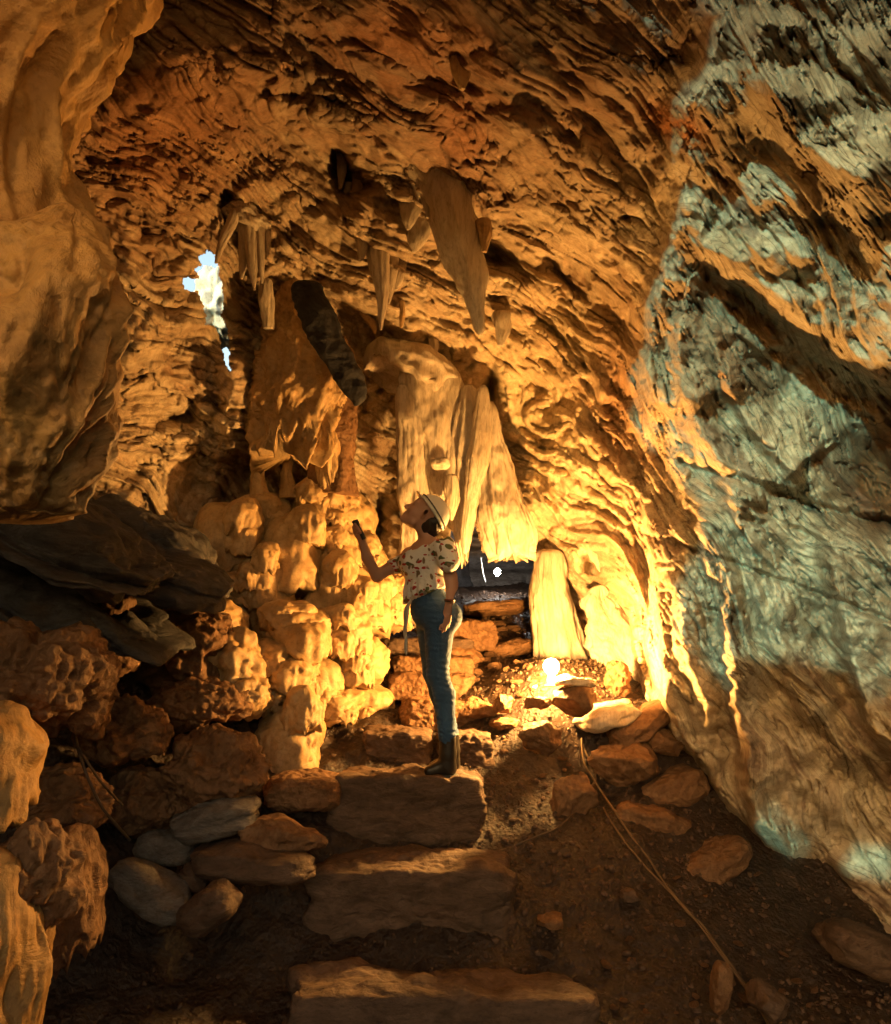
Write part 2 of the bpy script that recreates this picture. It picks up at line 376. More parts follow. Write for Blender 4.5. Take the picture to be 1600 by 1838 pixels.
tmix(near(120, 1010, 260, 110, 25) * 1.8, (.20, .20, .22))
tmix(near(960, 760, 150, 230) * 1.0, (1.32, 1.28, 1.15))  # lamp glow on the back wall, painted as a lighter tint
tmix(near(1110, 700, 50, 160) * 1.0, (.62, .45, .33))
tmix(near(1580, 870, 60, 110) * 1.5, (.30, .17, .10))  # shadow at the right edge, painted into the tint
tmix(near(440, 560, 40, 70) * 1.0, (.5, .52, .48))
tmix(near(375, 730, 55, 100) * 1.1, (1.35, 1.38, 1.45))  # daylight spill below the slot, painted as a pale tint
tmix(near(430, 840, 60, 50), (.5, .4, .33))
stain = np.clip(.28 + .45 * near(280, 230, 160, 200) + .5 * near(760, 120, 200, 140) + .2 * ss(.05, .5, fbm(base3, 1.3, 3, 73)) * ss(1080, 1300, PX) - .25 * ss(1100, 1250, PX) + .35 * near(1150, 950, 80, 300)
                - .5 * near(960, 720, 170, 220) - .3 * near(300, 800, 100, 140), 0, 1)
band = np.clip(.25 + .6 * ss(1120, 1300, PX) + .5 * near(290, 800, 120, 120) + .3 * near(500, 330, 160, 90), 0, 1)
ws = np.where(PX > 1150, 1.0, 1.0)
sr = ss(1100, 1260, PX)
strata = np.c_[(along + sr * 60 * fbm(base3, 2.4, 2, 75)) / 230 * (1 + .3 * sr), (psi + sr * 60 * fbm(base3, 1.5, 3, 77)) / 46 * (1 - .25 * sr), DD * .5]

faces = gridf(NU, NV)
fx = PX[faces].mean(1); fy = PY[faces].mean(1)
# openings: the daylight slot and the passage to the next chamber
slot = [(357,462),(372,449),(386,456),(393,480),(400,520),(402,548),(396,566),(408,590),(413,640),(414,668),(407,655),(398,625),(392,600),(382,585),(366,582),(370,566),(360,545),(356,520),(346,524),(330,518),(327,500),(345,496),(355,498),(350,482),(362,478)]
gate = [(812,940),(850,930),(868,990),(905,1006),(962,1004),(958,1060),(960,1110),(972,1160),(1000,1190),(1000,1420),(690,1420),(690,1180),(700,1140),(760,1120),(800,1060)]
jw = fbm(np.c_[fx, fy, fx * 0], 1 / 11, 3, 5) * 3.0
keep = ~inpoly(fx + jw, fy + jw * .7, slot) & ~inpoly(fx + jw, fy - jw, gate)
zone = np.where(fx > 1180 + 60 * np.sin(fy / 130), 2, np.where((fy < 560 - .15 * np.abs(fx - 750)) & (fx > 420) , 3, np.where(fx < 560, 1, 4)))
zone = np.where((fy < 70) & (fx < 1250), 3, zone)
names = {1: 'left_wall', 2: 'right_wall', 3: 'cave_ceiling', 4: 'back_wall'}
for zi, nm in names.items():
    f = faces[keep & (zone == zi)]; u, inv = np.unique(f, return_inverse=True); inv = inv.reshape(f.shape)
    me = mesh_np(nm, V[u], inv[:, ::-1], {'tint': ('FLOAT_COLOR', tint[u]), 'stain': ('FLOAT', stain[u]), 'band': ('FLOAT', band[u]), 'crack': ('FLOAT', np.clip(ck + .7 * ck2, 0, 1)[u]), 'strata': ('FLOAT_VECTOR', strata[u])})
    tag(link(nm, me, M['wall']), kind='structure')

# ------------------------------------------------------------------ loft and blob builders
def spline(pts, n):
    pts = np.array(pts, float); m = len(pts); t = np.linspace(0, m - 1, n); i = np.minimum(t.astype(int), m - 2); f = (t - i)[:, None]
    p0 = pts[np.maximum(i - 1, 0)]; p1 = pts[i]; p2 = pts[i + 1]; p3 = pts[np.minimum(i + 2, m - 1)]
    return 0.5 * (2 * p1 + (p2 - p0) * f + (2 * p0 - 5 * p1 + 4 * p2 - p3) * f ** 2 + (3 * p1 - p0 - 3 * p2 + p3) * f ** 3)
def loft(name, pts, mat, flat=0.75, nf=9, fa=.12, na=.02, seg=72, rings=110, seed=1, parent=None, drip=0.0, yaw=0.0, cap=True, spiral=0.4, layer=0.0):
    """dripstone: pts = (px, py, depth, half width px); fluted cross-section, uneven surface, jagged drip end"""
    s = spline(pts, rings); c = P(s[:, 0], s[:, 1], s[:, 2]); r = np.maximum(s[:, 3], .6) * s[:, 2] / F
    th = np.linspace(0, 2 * np.pi, seg, endpoint=False)
    t = np.linspace(0, 1, rings)
    T, TH = np.meshgrid(t, th, indexing='ij')
    rs = np.random.RandomState(seed); ph = rs.rand(4) * 6.28
    tw = TH + T * spiral * 1.5; kf = nf * .32
    sp3 = np.c_[np.cos(tw).ravel() * kf + seed * 1.7, np.sin(tw).ravel() * kf, (T * rings / 34).ravel() + seed]
    n1 = 1 - 2.2 * np.abs(vn(sp3, (1, 1, .55), seed)); n2 = 1 - 2.2 * np.abs(vn(sp3, (2.3, 2.3, .8), seed + 3)); n3 = vn(sp3, (.45, .45, .5), seed + 5)
    fl = (fa * (1.0 * n1 + .45 * n2) * 1.0 + .16 * n3).reshape(TH.shape) * (.25 + .75 * ss(0, .2, T))
    r = r * (1 - (1 - np.clip(t / .07, 0, 1)) ** 2) ** .5 if cap else r 
    RR = r[:, None] * (1 + fl)
    cx, cy_, cz = np.cos(TH) * RR, np.sin(TH) * RR * flat, np.zeros_like(TH)
    X = c[:, 0, None] + cx * math.cos(yaw) - cy_ * math.sin(yaw); Y = c[:, 1, None] + cx * math.sin(yaw) + cy_ * math.cos(yaw); Z = c[:, 2, None] + cz
    if drip:   # ragged lower edge
        dz = (ridged(np.c_[TH.ravel() * 1.9 + seed, TH.ravel() * 0, TH.ravel() * 0 + seed], 1.6, 2, seed) .reshape(TH.shape))
        dz = (dz + .25 * np.sin(TH * 11 + ph[3]))
        Z = Z - drip * dz * ss(.6, 1, T)
    v = np.stack([X, Y, Z], 2).reshape(-1, 3)
    nrm = np.stack([np.cos(TH) * math.cos(yaw), np.sin(TH), TH * 0], 2).reshape(-1, 3)
    rv = np.repeat(r, seg)
    v = v + nrm * (na * fbm(v, (9, 9, 5), 4, seed) * np.clip(rv / .08, .15, 1.3) + layer * ridged(v, (3, 3, 16), 2, seed + 1))[:, None]
    f = gridf(seg, rings, True)
    e0 = v[:seg].mean(0); e1 = v[-seg:].mean(0); n0 = len(v); v = np.r_[v, [e0, e1]]
    i = np.arange(seg); j = (i + 1) % seg
    q = np.r_[np.c_[j, i, np.full(seg, n0)], np.c_[i, j, np.full(seg, n0 + 1)] + [[(rings - 1) * seg, (rings - 1) * seg, 0]]]
    tri = np.r_[f[:, [0, 1, 2]], f[:, [0, 2, 3]], q]
    return link(name, mesh_np(name, v, tri), mat, parent)

ICO = {}
def ico(sub):
    if sub not in ICO:
        bm = bmesh.new(); bmesh.ops.create_icosphere(bm, subdivisions=sub, radius=1)
        ICO[sub] = (np.array([v.co[:] for v in bm.verts]), np.array([[v.index for v in f.verts] for f in bm.faces])); bm.free()
    return ICO[sub]
def rot(rx, ry, rz):
    return np.array(Matrix.Rotation(R(rz), 3, 'Z') @ Matrix.Rotation(R(ry), 3, 'Y') @ Matrix.Rotation(R(rx), 3, 'X'))
def blob_verts(radii, seed, kind, sub, amp=1.0):
    v, f = ico(sub); rs = np.random.RandomState(seed); n = v.copy(); radii = np.array(radii)
    if kind == 'angular':
        k = 16; dirs = rs.normal(size=(k, 3)); dirs /= np.linalg.norm(dirs, axis=1)[:, None]; h = .62 + .3 * rs.rand(k)
        pr = v @ dirs.T; sc = np.min(np.where(pr > .05, h / np.maximum(pr, .05), 9), 1); sc = np.minimum(sc, 1.12)
        v = v * sc[:, None]
    elif kind == 'slab':
        e = 3.2; sc = (np.abs(v) ** e).sum(1) ** (-1 / e); v = v * sc[:, None]
        k = 9; dirs = rs.normal(size=(k, 3)); dirs /= np.linalg.norm(dirs, axis=1)[:, None]; h = .98 + .25 * rs.rand(k)
        pr = v @ dirs.T; v = v - dirs[np.argmax(pr - h, 1)] * np.maximum(np.max(pr - h, 1), 0)[:, None]
    w = v * radii; m = float(radii.mean()); sd2 = seed * 1.37
    if kind == 'mound':
        # a bell-shaped cascade: domed head, streaked skirt, ragged hem
        z = n[:, 2]; rr_ = np.sqrt(np.maximum(1 - z * z, 1e-6)); lowr = ss(0, -.78, z)
        tgt = np.where(z < 0, 1.0 - .02 * ss(0, -.8, z), rr_); tgt = np.where(z < -.80, .98 * ss(-1.02, -.80, z) ** .5, tgt)
        w[:, :2] = n[:, :2] / rr_[:, None] * tgt[:, None] * radii[:2]
        th = np.arctan2(n[:, 1], n[:, 0]); cs = np.c_[np.cos(th), np.sin(th), z * .35]
        hn = np.c_[n[:, :2] / rr_[:, None], z * 0]; skirt = ss(.75, .0, z)
        st = .5 * (1 - 2.2 * np.abs(vn(cs, 3.2, seed))) + .35 * (1 - 2.2 * np.abs(vn(cs, 7.5, seed + 2)))
        w += hn * (m * (.13 * st * skirt) * amp)[:, None]
        w += n * (m * (.16 * fbm(n, 1.3, 3, sd2) + .045 * fbm(w, 9, 3, sd2) * (1 - .5 * skirt)) * amp)[:, None]
        hem = np.clip(ridged(np.c_[np.cos(th), np.sin(th), th * 0 + seed], 3.2, 2, seed), -.3, 1)
        w[:, 2] -= m * .42 * hem * ss(-.35, -.8, z) * ss(-1.0, -.85, z)
    elif kind == 'knobbly':
        w += n * (m * (.30 * fbm(n, 1.7, 4, sd2) + .16 * ridged(w, 6.5, 3, sd2) - .14 * np.clip(fbm(w, 11, 3, sd2 + 4), 0, 1) + .05 * fbm(w, 40, 2, sd2)) * amp)[:, None]
    elif kind == 'strata':
        lay = fbm(w, (1.5, 1.5, 26), 3, sd2); w += n * (m * (.35 * fbm(n, 1.8, 4, sd2) + .55 * np.sign(lay) * np.abs(lay) ** .6 + .12 * ridged(w, (5, 5, 20), 3, sd2)) * amp)[:, None]
    else:
        w += n * (m * (.13 * fbm(n, 1.6, 4, sd2) + .05 * fbm(w, (10, 10, 30), 3, sd2) + .03 * fbm(w, 34, 3, sd2)) * amp)[:, None]
    return w, f
def blob(name, px, py, d, rx, rz, ry=None, kind='mound', mat='flow', seed=1, r=(0, 0, 0), sub=5, amp=1.0, world=None):
    """rock at picture position px,py and depth d; rx,rz half sizes in px there, ry half depth in metres"""
    k = d / F; rad = (rx * k, ry if ry else (rx + rz) * .5 * k, rz * k)
    w, f = blob_verts(rad, seed, kind, sub, amp); w = w @ rot(*r).T
    loc = P(px, py, d) if world is None else np.array(world)
    me = mesh_np(name, w, f); o = link(name, me, M[mat]); o.location = loc
    return o

# ------------------------------------------------------------------ floor
fl = """735,1838,3.25 735,1705,3.62 735,1600,3.9 735,1525,4.15 760,1440,4.4 760,1392,4.6 760,1320,5.0 700,1260,5.5 995,1232,5.05 1090,1240,5.2 1205,1285,5.15 1340,1480,4.6 1600,1700,4.0 1100,1450,4.5
1000,1600,3.95 1200,1700,3.7 1200,1838,3.35 1600,1838,3.4 1050,1340,4.88 900,1340,4.85 900,1160,6.4 880,1100,7.1 910,1075,7.6 850,1060,8.3 980,1060,8.0 950,1180,6.3 600,1400,4.55 450,1450,4.15
300,1550,3.8 150,1500,3.6 350,1700,3.6 100,1700,3.3 200,1838,3.1 250,1400,4.05 200,1250,4.4 450,1250,4.95 650,1220,5.5 600,1140,5.8 300,1120,4.9 0,1200,4.0 -150,1500,3.4 -200,1750,3.0 400,1838,3.2 1120,1240,5.3 1900,1750,4.0 740,1160,6.3"""
fl = np.array([[float(a) for a in s.split(',')] for s in fl.split()]); fp = P(fl[:, 0], fl[:, 1], fl[:, 2])
fp = np.r_[fp, [[0, 1.5, -.1], [-2, 1.5, .1], [2, 1.5, -.1], [0, 0, -.15], [3.4, 3, 0], [-3.4, 3, .6], [3.4, 6, 1.2], [-3.4, 6, 1.8], [0, 9.6, 2.3], [3, 9.6, 2.3], [-3, 9.6, 2.4]]]
def floor_z(x, y):
    return tps(fp[:, :2], fp[:, 2], np.c_[x, y])
gx = np.arange(-3.4, 3.41, .018); gy = np.concatenate([np.arange(-1.5, 2.6, .12), np.arange(2.6, 7, .018), np.arange(7, 9.8, .05)])
cgx = np.linspace(-3.4, 3.4, 90); cgy = np.linspace(-1.5, 9.8, 120); a, b = np.meshgrid(cgx, cgy)
FZ = floor_z(a.ravel(), b.ravel()).reshape(120, 90)
def fz(x, y):
    a = np.clip((np.asarray(x) + 3.4) / 6.8 * 89, 0, 88.999); b = np.clip((np.asarray(y) + 1.5) / 11.3 * 119, 0, 118.999)
    ai = a.astype(int); bi = b.astype(int); af = a - ai; bf = b - bi
    return (FZ[bi, ai] * (1 - af) + FZ[bi, ai + 1] * af) * (1 - bf) + (FZ[bi + 1, ai] * (1 - af) + FZ[bi + 1, ai + 1] * af) * bf
X, Y = [t.ravel() for t in np.meshgrid(gx, gy)]
Z = fz(X, Y); p3 = np.c_[X, Y, Z]
leftness = ss(-.1, -.9, X) * ss(3.6, 4.4, Y)
Z = Z + .05 * fbm(p3, 2.2, 3, 81) + .022 * fbm(p3, 9, 3, 82) + .012 * np.clip(fbm(p3, 30, 2, 83), -.2, 1) + leftness * (.07 * ridged(p3, 4.5, 3, 84) + .05 * fbm(p3, 7, 2, 85))
tag(link('cave_floor', mesh_np('cave_floor', np.c_[X, Y, Z], gridf(len(gx), len(gy))), M['earth']), kind='structure')

# ------------------------------------------------------------------ enclosing rock mass with its entrance and an added sky opening behind the visitor
v, f = ico(6); w = v * (5.2, 9.0, 5.4); w = w + v * (.5 * fbm(v, 2.5, 4, 91))[:, None] + np.array([0, 3.2, 2.2])
fc = w[f].mean(1); dirn = fc - EYE; dn = dirn / np.linalg.norm(dirn, axis=1)[:, None]
Ld = np.array(SUN_DIR); c0 = P(1470, 760, 3.6)
rel = fc - c0; tt = rel @ Ld; perp = rel - tt[:, None] * Ld; pr = np.linalg.norm(perp * (1, 1, .85), axis=1)
hdir = P(370, 530, 1.0) - EYE; hdir /= np.linalg.norm(hdir)
pc = P(-20, 350, 1.85); rl2 = fc - pc; pr2 = np.linalg.norm(rl2 - (rl2 @ Ld)[:, None] * Ld, axis=1)
keep2 = ~((tt < 0) & (pr2 > .8) & (pr + .95 * fbm(fc, 1.5, 4, 95) < 1.02)) & ((dn @ hdir) < .985) & (dn @ (np.array([.32, -.94, .10])) < .85)  # entrance shaped to aim the sunbeam; last opening added for sky fill
link('cave_enclosure', mesh_np('cave_enclosure', w, f[keep2][:, ::-1]), M['wall'])['kind'] = 'structure'

# ------------------------------------------------------------------ lamps (each a real lamp of the cave)
def point(name, loc, e, col, rad=.04):
    l = D.lights.new(name, 'POINT'); l.energy = e; l.color = col; l.shadow_soft_size = rad
    o = D.objects.new(name, l); COL.objects.link(o); o.location = loc; return o
WARM = (1.0, .47, .12)
B1 = P(990, 1196, 4.85)
B2 = P(893, 1026, 7.8)
point('lamp_light_left', (-.25, .9, 3.1), 2.4, WARM, .1)

# ------------------------------------------------------------------ next chamber seen through the passage
def patch(name, c00, c10, c11, c01, nu, nv, mat, amp, seed, layers=0.0, blocks=0.0):
    u, v_ = np.meshgrid(np.linspace(0, 1, nu), np.linspace(0, 1, nv)); u = u.ravel()[:, None]; v_ = v_.ravel()[:, None]
    p = (np.array(c00) * (1 - u) + np.array(c10) * u) * (1 - v_) + (np.array(c01) * (1 - u) + np.array(c11) * u) * v_
    n = normals(p, nu, nv)
    p = p + n * (amp * fbm(p, 1.2, 5, seed) + layers * np.sign(fbm(p, (.8, .8, 7), 2, seed + 1)) * np.abs(fbm(p, (.8, .8, 7), 2, seed + 1)) ** .5 + blocks * ridged(p, 3, 3, seed))[:, None]
    return tag(link(name, mesh_np(name, p, gridf(nu, nv)), M[mat]), kind='structure')
patch('passage_end_wall', P(700, 850, 8.9), P(1060, 850, 8.9), P(1060, 1110, 8.9), P(700, 1110, 8.9), 200, 150, 'grey', .25, 101, .16, .08)
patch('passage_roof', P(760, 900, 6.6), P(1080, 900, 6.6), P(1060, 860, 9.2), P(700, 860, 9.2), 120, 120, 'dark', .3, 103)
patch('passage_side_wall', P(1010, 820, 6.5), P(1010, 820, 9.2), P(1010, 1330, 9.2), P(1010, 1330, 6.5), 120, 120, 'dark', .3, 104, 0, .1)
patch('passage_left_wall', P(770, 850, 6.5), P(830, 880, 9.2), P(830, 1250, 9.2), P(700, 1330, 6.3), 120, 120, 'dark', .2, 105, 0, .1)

def child(o, par):
    o.parent = par; o.matrix_parent_inverse = Matrix.Translation(-Vector(par.location)); return o
# ------------------------------------------------------------------ dripstone
def drip(name, pts, mat, label, cat, group=None, **k):
    return tag(loft(name, pts, M[mat], **k), label, cat, group)
M['white'] = rock_mat('bleached_limestone', (.8, .8, .76), (.65, .65, .6), (.5, .5, .42), .2)
M['black'] = rock_mat('black_rock', (0.035, 0.032, 0.034), (0.018, 0.017, 0.02), (0.02, 0.015, 0.012), 0.2)
G_ST = 'stalactites hanging from the cave ceiling'
drip('stalactite', [(764,255,4.3,62),(780,320,4.35,48),(805,370,4.35,41),(822,430,4.35,40),(836,480,4.35,34),(849,530,4.35,20),(857,565,4.35,13),(861,590,4.35,9),(862,601,4.35,3)], 'pale',
     'longest grey stalactite, broad and slightly curved, hanging in the middle of the ceiling', 'stalactite', G_ST, nf=5, fa=.07, flat=.9, seed=3, na=.022, seg=90, rings=150)
drip('stalactite', [(750,270,4.4,24),(744,320,4.4,21),(741,360,4.4,20),(737,395,4.4,13),(733,412,4.4,3)], 'pale', 'short blunt grey stalactite touching the upper left side of the longest one', 'stalactite', G_ST, nf=4, fa=.08, seed=4)
drip('stalactite', [(762,325,4.5,26),(757,370,4.5,20),(753,410,4.5,21),(748,438,4.5,13),(744,452,4.5,3)], 'pale', 'rounded brownish stalactite just left of the longest one, tip at its mid height', 'stalactite', G_ST, nf=4, fa=.08, seed=5)
def cluster(pos, label, spikes, mat, sd0):
    t = D.objects.new('stalactite_cluster', None); COL.objects.link(t); t.location = P(*pos); tag(t, label, 'stalactite', G_ST)
    for i, pts in enumerate(spikes):
        child(loft('spike', pts, M[mat], nf=5, fa=.12, flat=.9, seed=sd0 + i, na=.012, seg=48, rings=90), t)
cluster((684, 385, 4.8), 'wide stalactite cluster of fused spikes ending in one thin point, left of the longest stalactite', [
    [(664,365,4.8,20),(668,410,4.8,15),(672,455,4.8,13),(674,490,4.8,9),(675,512,4.8,2)], [(676,370,4.76,20),(681,430,4.76,17),(685,490,4.76,15),(687,540,4.76,10),(685,575,4.76,5),(684,592,4.76,2)],
    [(694,375,4.82,20),(699,430,4.82,15),(702,480,4.82,13),(700,525,4.82,7),(698,545,4.82,2)], [(710,380,4.85,14),(716,420,4.85,11),(717,455,4.85,8),(715,482,4.85,2)], [(655,375,4.84,12),(656,410,4.84,9),(655,445,4.84,2)]], 'pale', 801)
drip('stalactite', [(716,410,4.85,8),(719,450,4.85,13),(717,490,4.85,11),(711,520,4.85,3)], 'pale', 'narrow stalactite joined to the right side of the wide fluted cluster', 'stalactite', G_ST, nf=4, seed=7)
drip('stalactite', [(642,310,4.7,8),(641,350,4.7,12),(637,385,4.7,12),(634,412,4.7,8),(632,420,4.7,2)], 'flow', 'small orange stalactite below the dark ceiling hollow', 'stalactite', G_ST, nf=4, seed=8)
drip('stalactite', [(660,350,4.75,12),(658,400,4.75,17),(652,440,4.75,10),(648,466,4.75,3)], 'pale', 'pointed stalactite between the small orange one and the wide fluted cluster', 'stalactite', G_ST, nf=5, fa=.2, seed=9)
drip('stalactite', [(610,262,4.6,8),(614,300,4.6,9),(613,325,4.6,5),(611,340,4.6,2)], 'pale', 'tiny hooked stalactite inside the dark ceiling hollow', 'stalactite', G_ST, nf=3, seed=10)
drip('stalactite', [(722,540,5.2,6),(722,565,5.2,6),(720,588,5.2,2)], 'flow', 'tiny stalactite to the right of the point of the wide fluted cluster', 'stalactite', G_ST, nf=3, seed=11)
cluster((455, 400, 4.9), 'fluted grey stalactite cluster right of the daylight slot', [
    [(438,390,4.9,14),(437,430,4.9,9),(436,470,4.9,7),(434,500,4.9,2)], [(450,390,4.88,15),(451,440,4.88,11),(454,485,4.88,8),(457,520,4.88,2)],
    [(464,395,4.9,14),(467,440,4.9,9),(469,480,4.9,6),(471,508,4.9,2)], [(476,400,4.92,9),(479,430,4.92,6),(481,458,4.92,2)]], 'pale', 821)
drip('stalactite', [(425,375,4.8,8),(412,410,4.8,9),(398,440,4.8,7),(388,472,4.8,3)], 'pale', 'thin slanting pale stalactite directly above the daylight slot', 'stalactite', G_ST, nf=4, seed=14)
drip('stalactite', [(655,560,5.6,10),(668,580,5.6,8),(674,600,5.6,2)], 'flow', 'short thin stalactite low on the back wall above the broad column', 'stalactite', G_ST, nf=4, seed=15)

for (pts, lb, sd9) in [
  ([(584,172,4.45,14),(582,195,4.45,12),(580,215,4.45,4)],'stubby knob of dripstone at the top of the bright ceiling ridge',51),
  ([(626,330,4.75,12),(622,360,4.75,12),(619,385,4.75,4)],'short stalactite just left of the small orange one',52),
  ([(700,400,4.9,12),(702,430,4.9,15),(704,465,4.9,4)],'short stalactite half hidden behind the wide fluted cluster',53),
  ([(742,455,5.0,9),(740,480,5.0,9),(738,505,5.0,3)],'tiny drip below the rounded brownish stalactite',54),
  ([(868,395,4.3,14),(872,420,4.3,13),(870,452,4.3,5)],'short thick stump right of the longest stalactite',55),
  ([(900,560,5.1,14),(902,590,5.1,15),(898,620,5.1,5)],'small honey coloured drip right of the tip of the longest stalactite',56),
  ([(818,90,3.1,16),(826,125,3.1,18),(830,160,3.1,5)],'yellow ceiling pendant near the top centre',57),
  ([(775,600,5.6,9),(778,625,5.6,9),(776,652,5.6,3)],'tiny drip above the pinkish ledge',58),
  ([(478,500,5.3,10),(480,540,5.3,14),(482,590,5.3,10)],'narrow rib left of the top of the large drapery',60)]:
    drip('stalactite', pts, 'flow' if sd9 % 2 else 'pale', lb, 'stalactite', G_ST, nf=5, fa=.12, seed=sd9, flat=.8)
for (x, y, d, rx, rz, sd9, lb) in [(776,292,4.30,58,26,71,'grey knotted dripstone root from which the longest stalactite grows'),(684,402,4.78,42,20,72,'crusty root above the wide fluted stalactite cluster'),(445,392,4.9,40,18,73,'small crusty shelf above the fluted grey stalactites')]:
    tag(blob('dripstone_root', x, y, d, rx, rz, .14, 'knobbly', 'pale', sd9, r=(0, 25, 0)), lb, 'dripstone')
tag(blob('outside_rock', 402, 560, 13.0, 34, 62, .8, 'knobbly', 'white', 76), 'pale daylit rock seen through the slot in the left wall', 'rock')
for k, (dx, w_, ln, sd9) in enumerate([(-22, 16, 60, 841), (26, 15, 90, 843), (52, 13, 48, 845), (-40, 9, 30, 847)]):
    drip('stalactite', [(785+dx,268,4.34,w_*1.6),(786+dx,300,4.34,w_),(788+dx,320+ln*.5,4.34,w_*.7),(790+dx,330+ln,4.34,2)], 'pale', ['slim spike against the left side of the longest stalactite', 'slim spike hiding behind the right flank of the longest stalactite', 'short spike on the ceiling right of the longest stalactite', 'tiniest spike at the left root of the longest stalactite'][k], 'stalactite', G_ST, nf=5, seed=sd9)
# draperies left of the centre
dr = D.objects.new('drapery', None); COL.objects.link(dr); dr.location = P(540, 530, 5.3)
tag(dr, 'large pleated flowstone drapery with thin feet, right of the daylight slot', 'drapery')
child(loft('curtain', [(530,495,5.6,22),(530,540,5.55,42),(530,590,5.5,56),(540,640,5.45,74),(546,690,5.4,80),(534,730,5.4,80),(526,765,5.4,72),(524,795,5.4,62)], M['flow'], nf=17, fa=.13, flat=.45, seed=21, seg=200, rings=220, spiral=.7, na=.05, drip=.22), dr)
child(loft('curtain', [(575,740,5.4,14),(580,780,5.4,24),(588,820,5.4,24),(592,850,5.4,20),(594,868,5.4,14)], M['flow'], nf=7, fa=.25, flat=.6, seed=44, drip=.06), dr)
child(loft('foot', [(492,730,5.5,26),(478,780,5.5,17),(467,825,5.45,11),(463,860,5.4,12),(472,905,5.4,22)], M['flow'], nf=6, seed=23), dr)
child(loft('foot', [(528,770,5.5,18),(521,800,5.5,12),(517,830,5.5,8),(514,855,5.5,10),(520,895,5.45,18)], M['flow'], nf=6, seed=24), dr)
drip('leaning_rock', [(550,505,4.98,26),(562,540,4.96,32),(584,590,4.95,32),(608,640,4.97,29),(632,690,5.0,23),(642,715,5.0,12),(640,728,5.0,3)], 'black', 'black flat rock slab leaning over the right edge of the drapery', 'rock', nf=3, fa=.05, flat=.5, seed=25, cap=True, layer=.01)
drip('column', [(598,600,5.5,26),(600,660,5.5,38),(598,740,5.5,44),(596,820,5.5,42),(600,890,5.5,46)], 'rubble', 'brown shaded dripstone column behind the drapery, below the black slab', 'column', 'dripstone columns', nf=10, fa=.12, seed=26)
drip('column', [(762,640,5.7,40),(770,680,5.7,52),(778,730,5.7,57),(785,800,5.7,58),(790,860,5.7,52),(795,905,5.7,40),(800,930,5.7,20)], 'pale', 'broad pale column hanging directly above the helmet', 'column', 'dripstone columns', nf=9, fa=.10, seed=27, seg=140, rings=150, spiral=.06, drip=.10)
drip('column', [(722,690,5.6,10),(738,740,5.6,21),(740,800,5.6,24),(742,860,5.6,25),(744,930,5.6,25),(742,1000,5.7,24)], 'pale', 'narrow brown column at the left edge of the broad pale column', 'column', 'dripstone columns', nf=6, fa=.12, seed=28, spiral=.05)
drip('column', [(985,985,6.2,22),(985,1040,6.15,27),(992,1090,6.1,34),(1002,1140,6.05,38),(1012,1200,6.0,42)], 'pale', 'pale ribbed column on the right edge of the dark passage, above the floor lamp', 'column', 'dripstone columns', nf=9, fa=.16, seed=29, spiral=.15)
drip('curtain', [(842,690,5.6,12),(842,740,5.6,26),(838,800,5.6,32),(832,860,5.6,30),(830,910,5.6,24),(832,950,5.6,14),(834,990,5.6,5)], 'pale', 'ragged pale curtain between the broad column and the long drip point, right above the helmet', 'curtain', 'hanging dripstone curtains', nf=9, fa=.3, flat=.45, seed=30, drip=.12, spiral=.12)
drip('curtain', [(868,690,5.5,9),(866,760,5.5,15),(858,830,5.5,16),(846,890,5.5,11),(838,950,5.5,9),(836,985,5.5,6),(836,994,5.5,2)], 'pale', 'long pointed drip curtain right of the helmet, reaching down to the passage', 'curtain', 'hanging dripstone curtains', nf=5, fa=.2, flat=.5, seed=31, spiral=.1)
drip('curtain', [(880,720,5.65,10),(884,790,5.65,20),(893,860,5.65,32),(904,920,5.6,42),(914,955,5.6,44),(920,985,5.6,40)], 'pale', 'broad flaring curtain with a toothed lower edge over the passage', 'curtain', 'hanging dripstone curtains', nf=8, fa=.14, flat=.4, seed=32, drip=.10, seg=140, spiral=.1)
drip('curtain', [(810,850,5.45,8),(812,890,5.45,11),(812,915,5.45,8),(811,934,5.45,2)], 'pale', 'small drip point just right of the helmet crown', 'curtain', 'hanging dripstone curtains', nf=4, fa=.2, seed=33)
tag(blob('flowstone_ledge', 745, 655, 5.75, 82, 34, .30, 'mound', 'pale', 34, r=(0, 18, 0)), 'pinkish flowstone ledge capping the broad pale column', 'flowstone')
tag(blob('broken_stub', 790, 832, 5.30, 18, 9, .07, 'slab', 'pale', 35, sub=4), 'pale broken stub sticking out of the broad column', 'stub')
for a in [(1040,560,5.35,42,60,.14,'mound','pale',36,(0,30,0),'pale rounded wall boss above the bright back wall')]: pass
drip('buttress', [(1078,1050,5.9,14),(1085,1080,5.9,28),(1105,1120,5.85,45),(1122,1165,5.75,50),(1140,1210,5.65,48),(1160,1262,5.5,50),(1180,1300,5.45,40)], 'pale', 'bright white fluted rock buttress right of the floor lamp', 'buttress', 'pale buttresses by the lamp', nf=13, fa=.2, flat=.5, seed=37, spiral=.5, na=.05)
drip('buttress', [(1070,900,5.9,12),(1078,940,5.9,26),(1085,990,5.9,24),(1092,1030,5.9,12),(1096,1048,5.9,4)], 'pale', 'bright upper rock buttress above the fluted one', 'buttress', 'pale buttresses by the lamp', nf=8, fa=.2, flat=.5, seed=38, spiral=.4, na=.04)

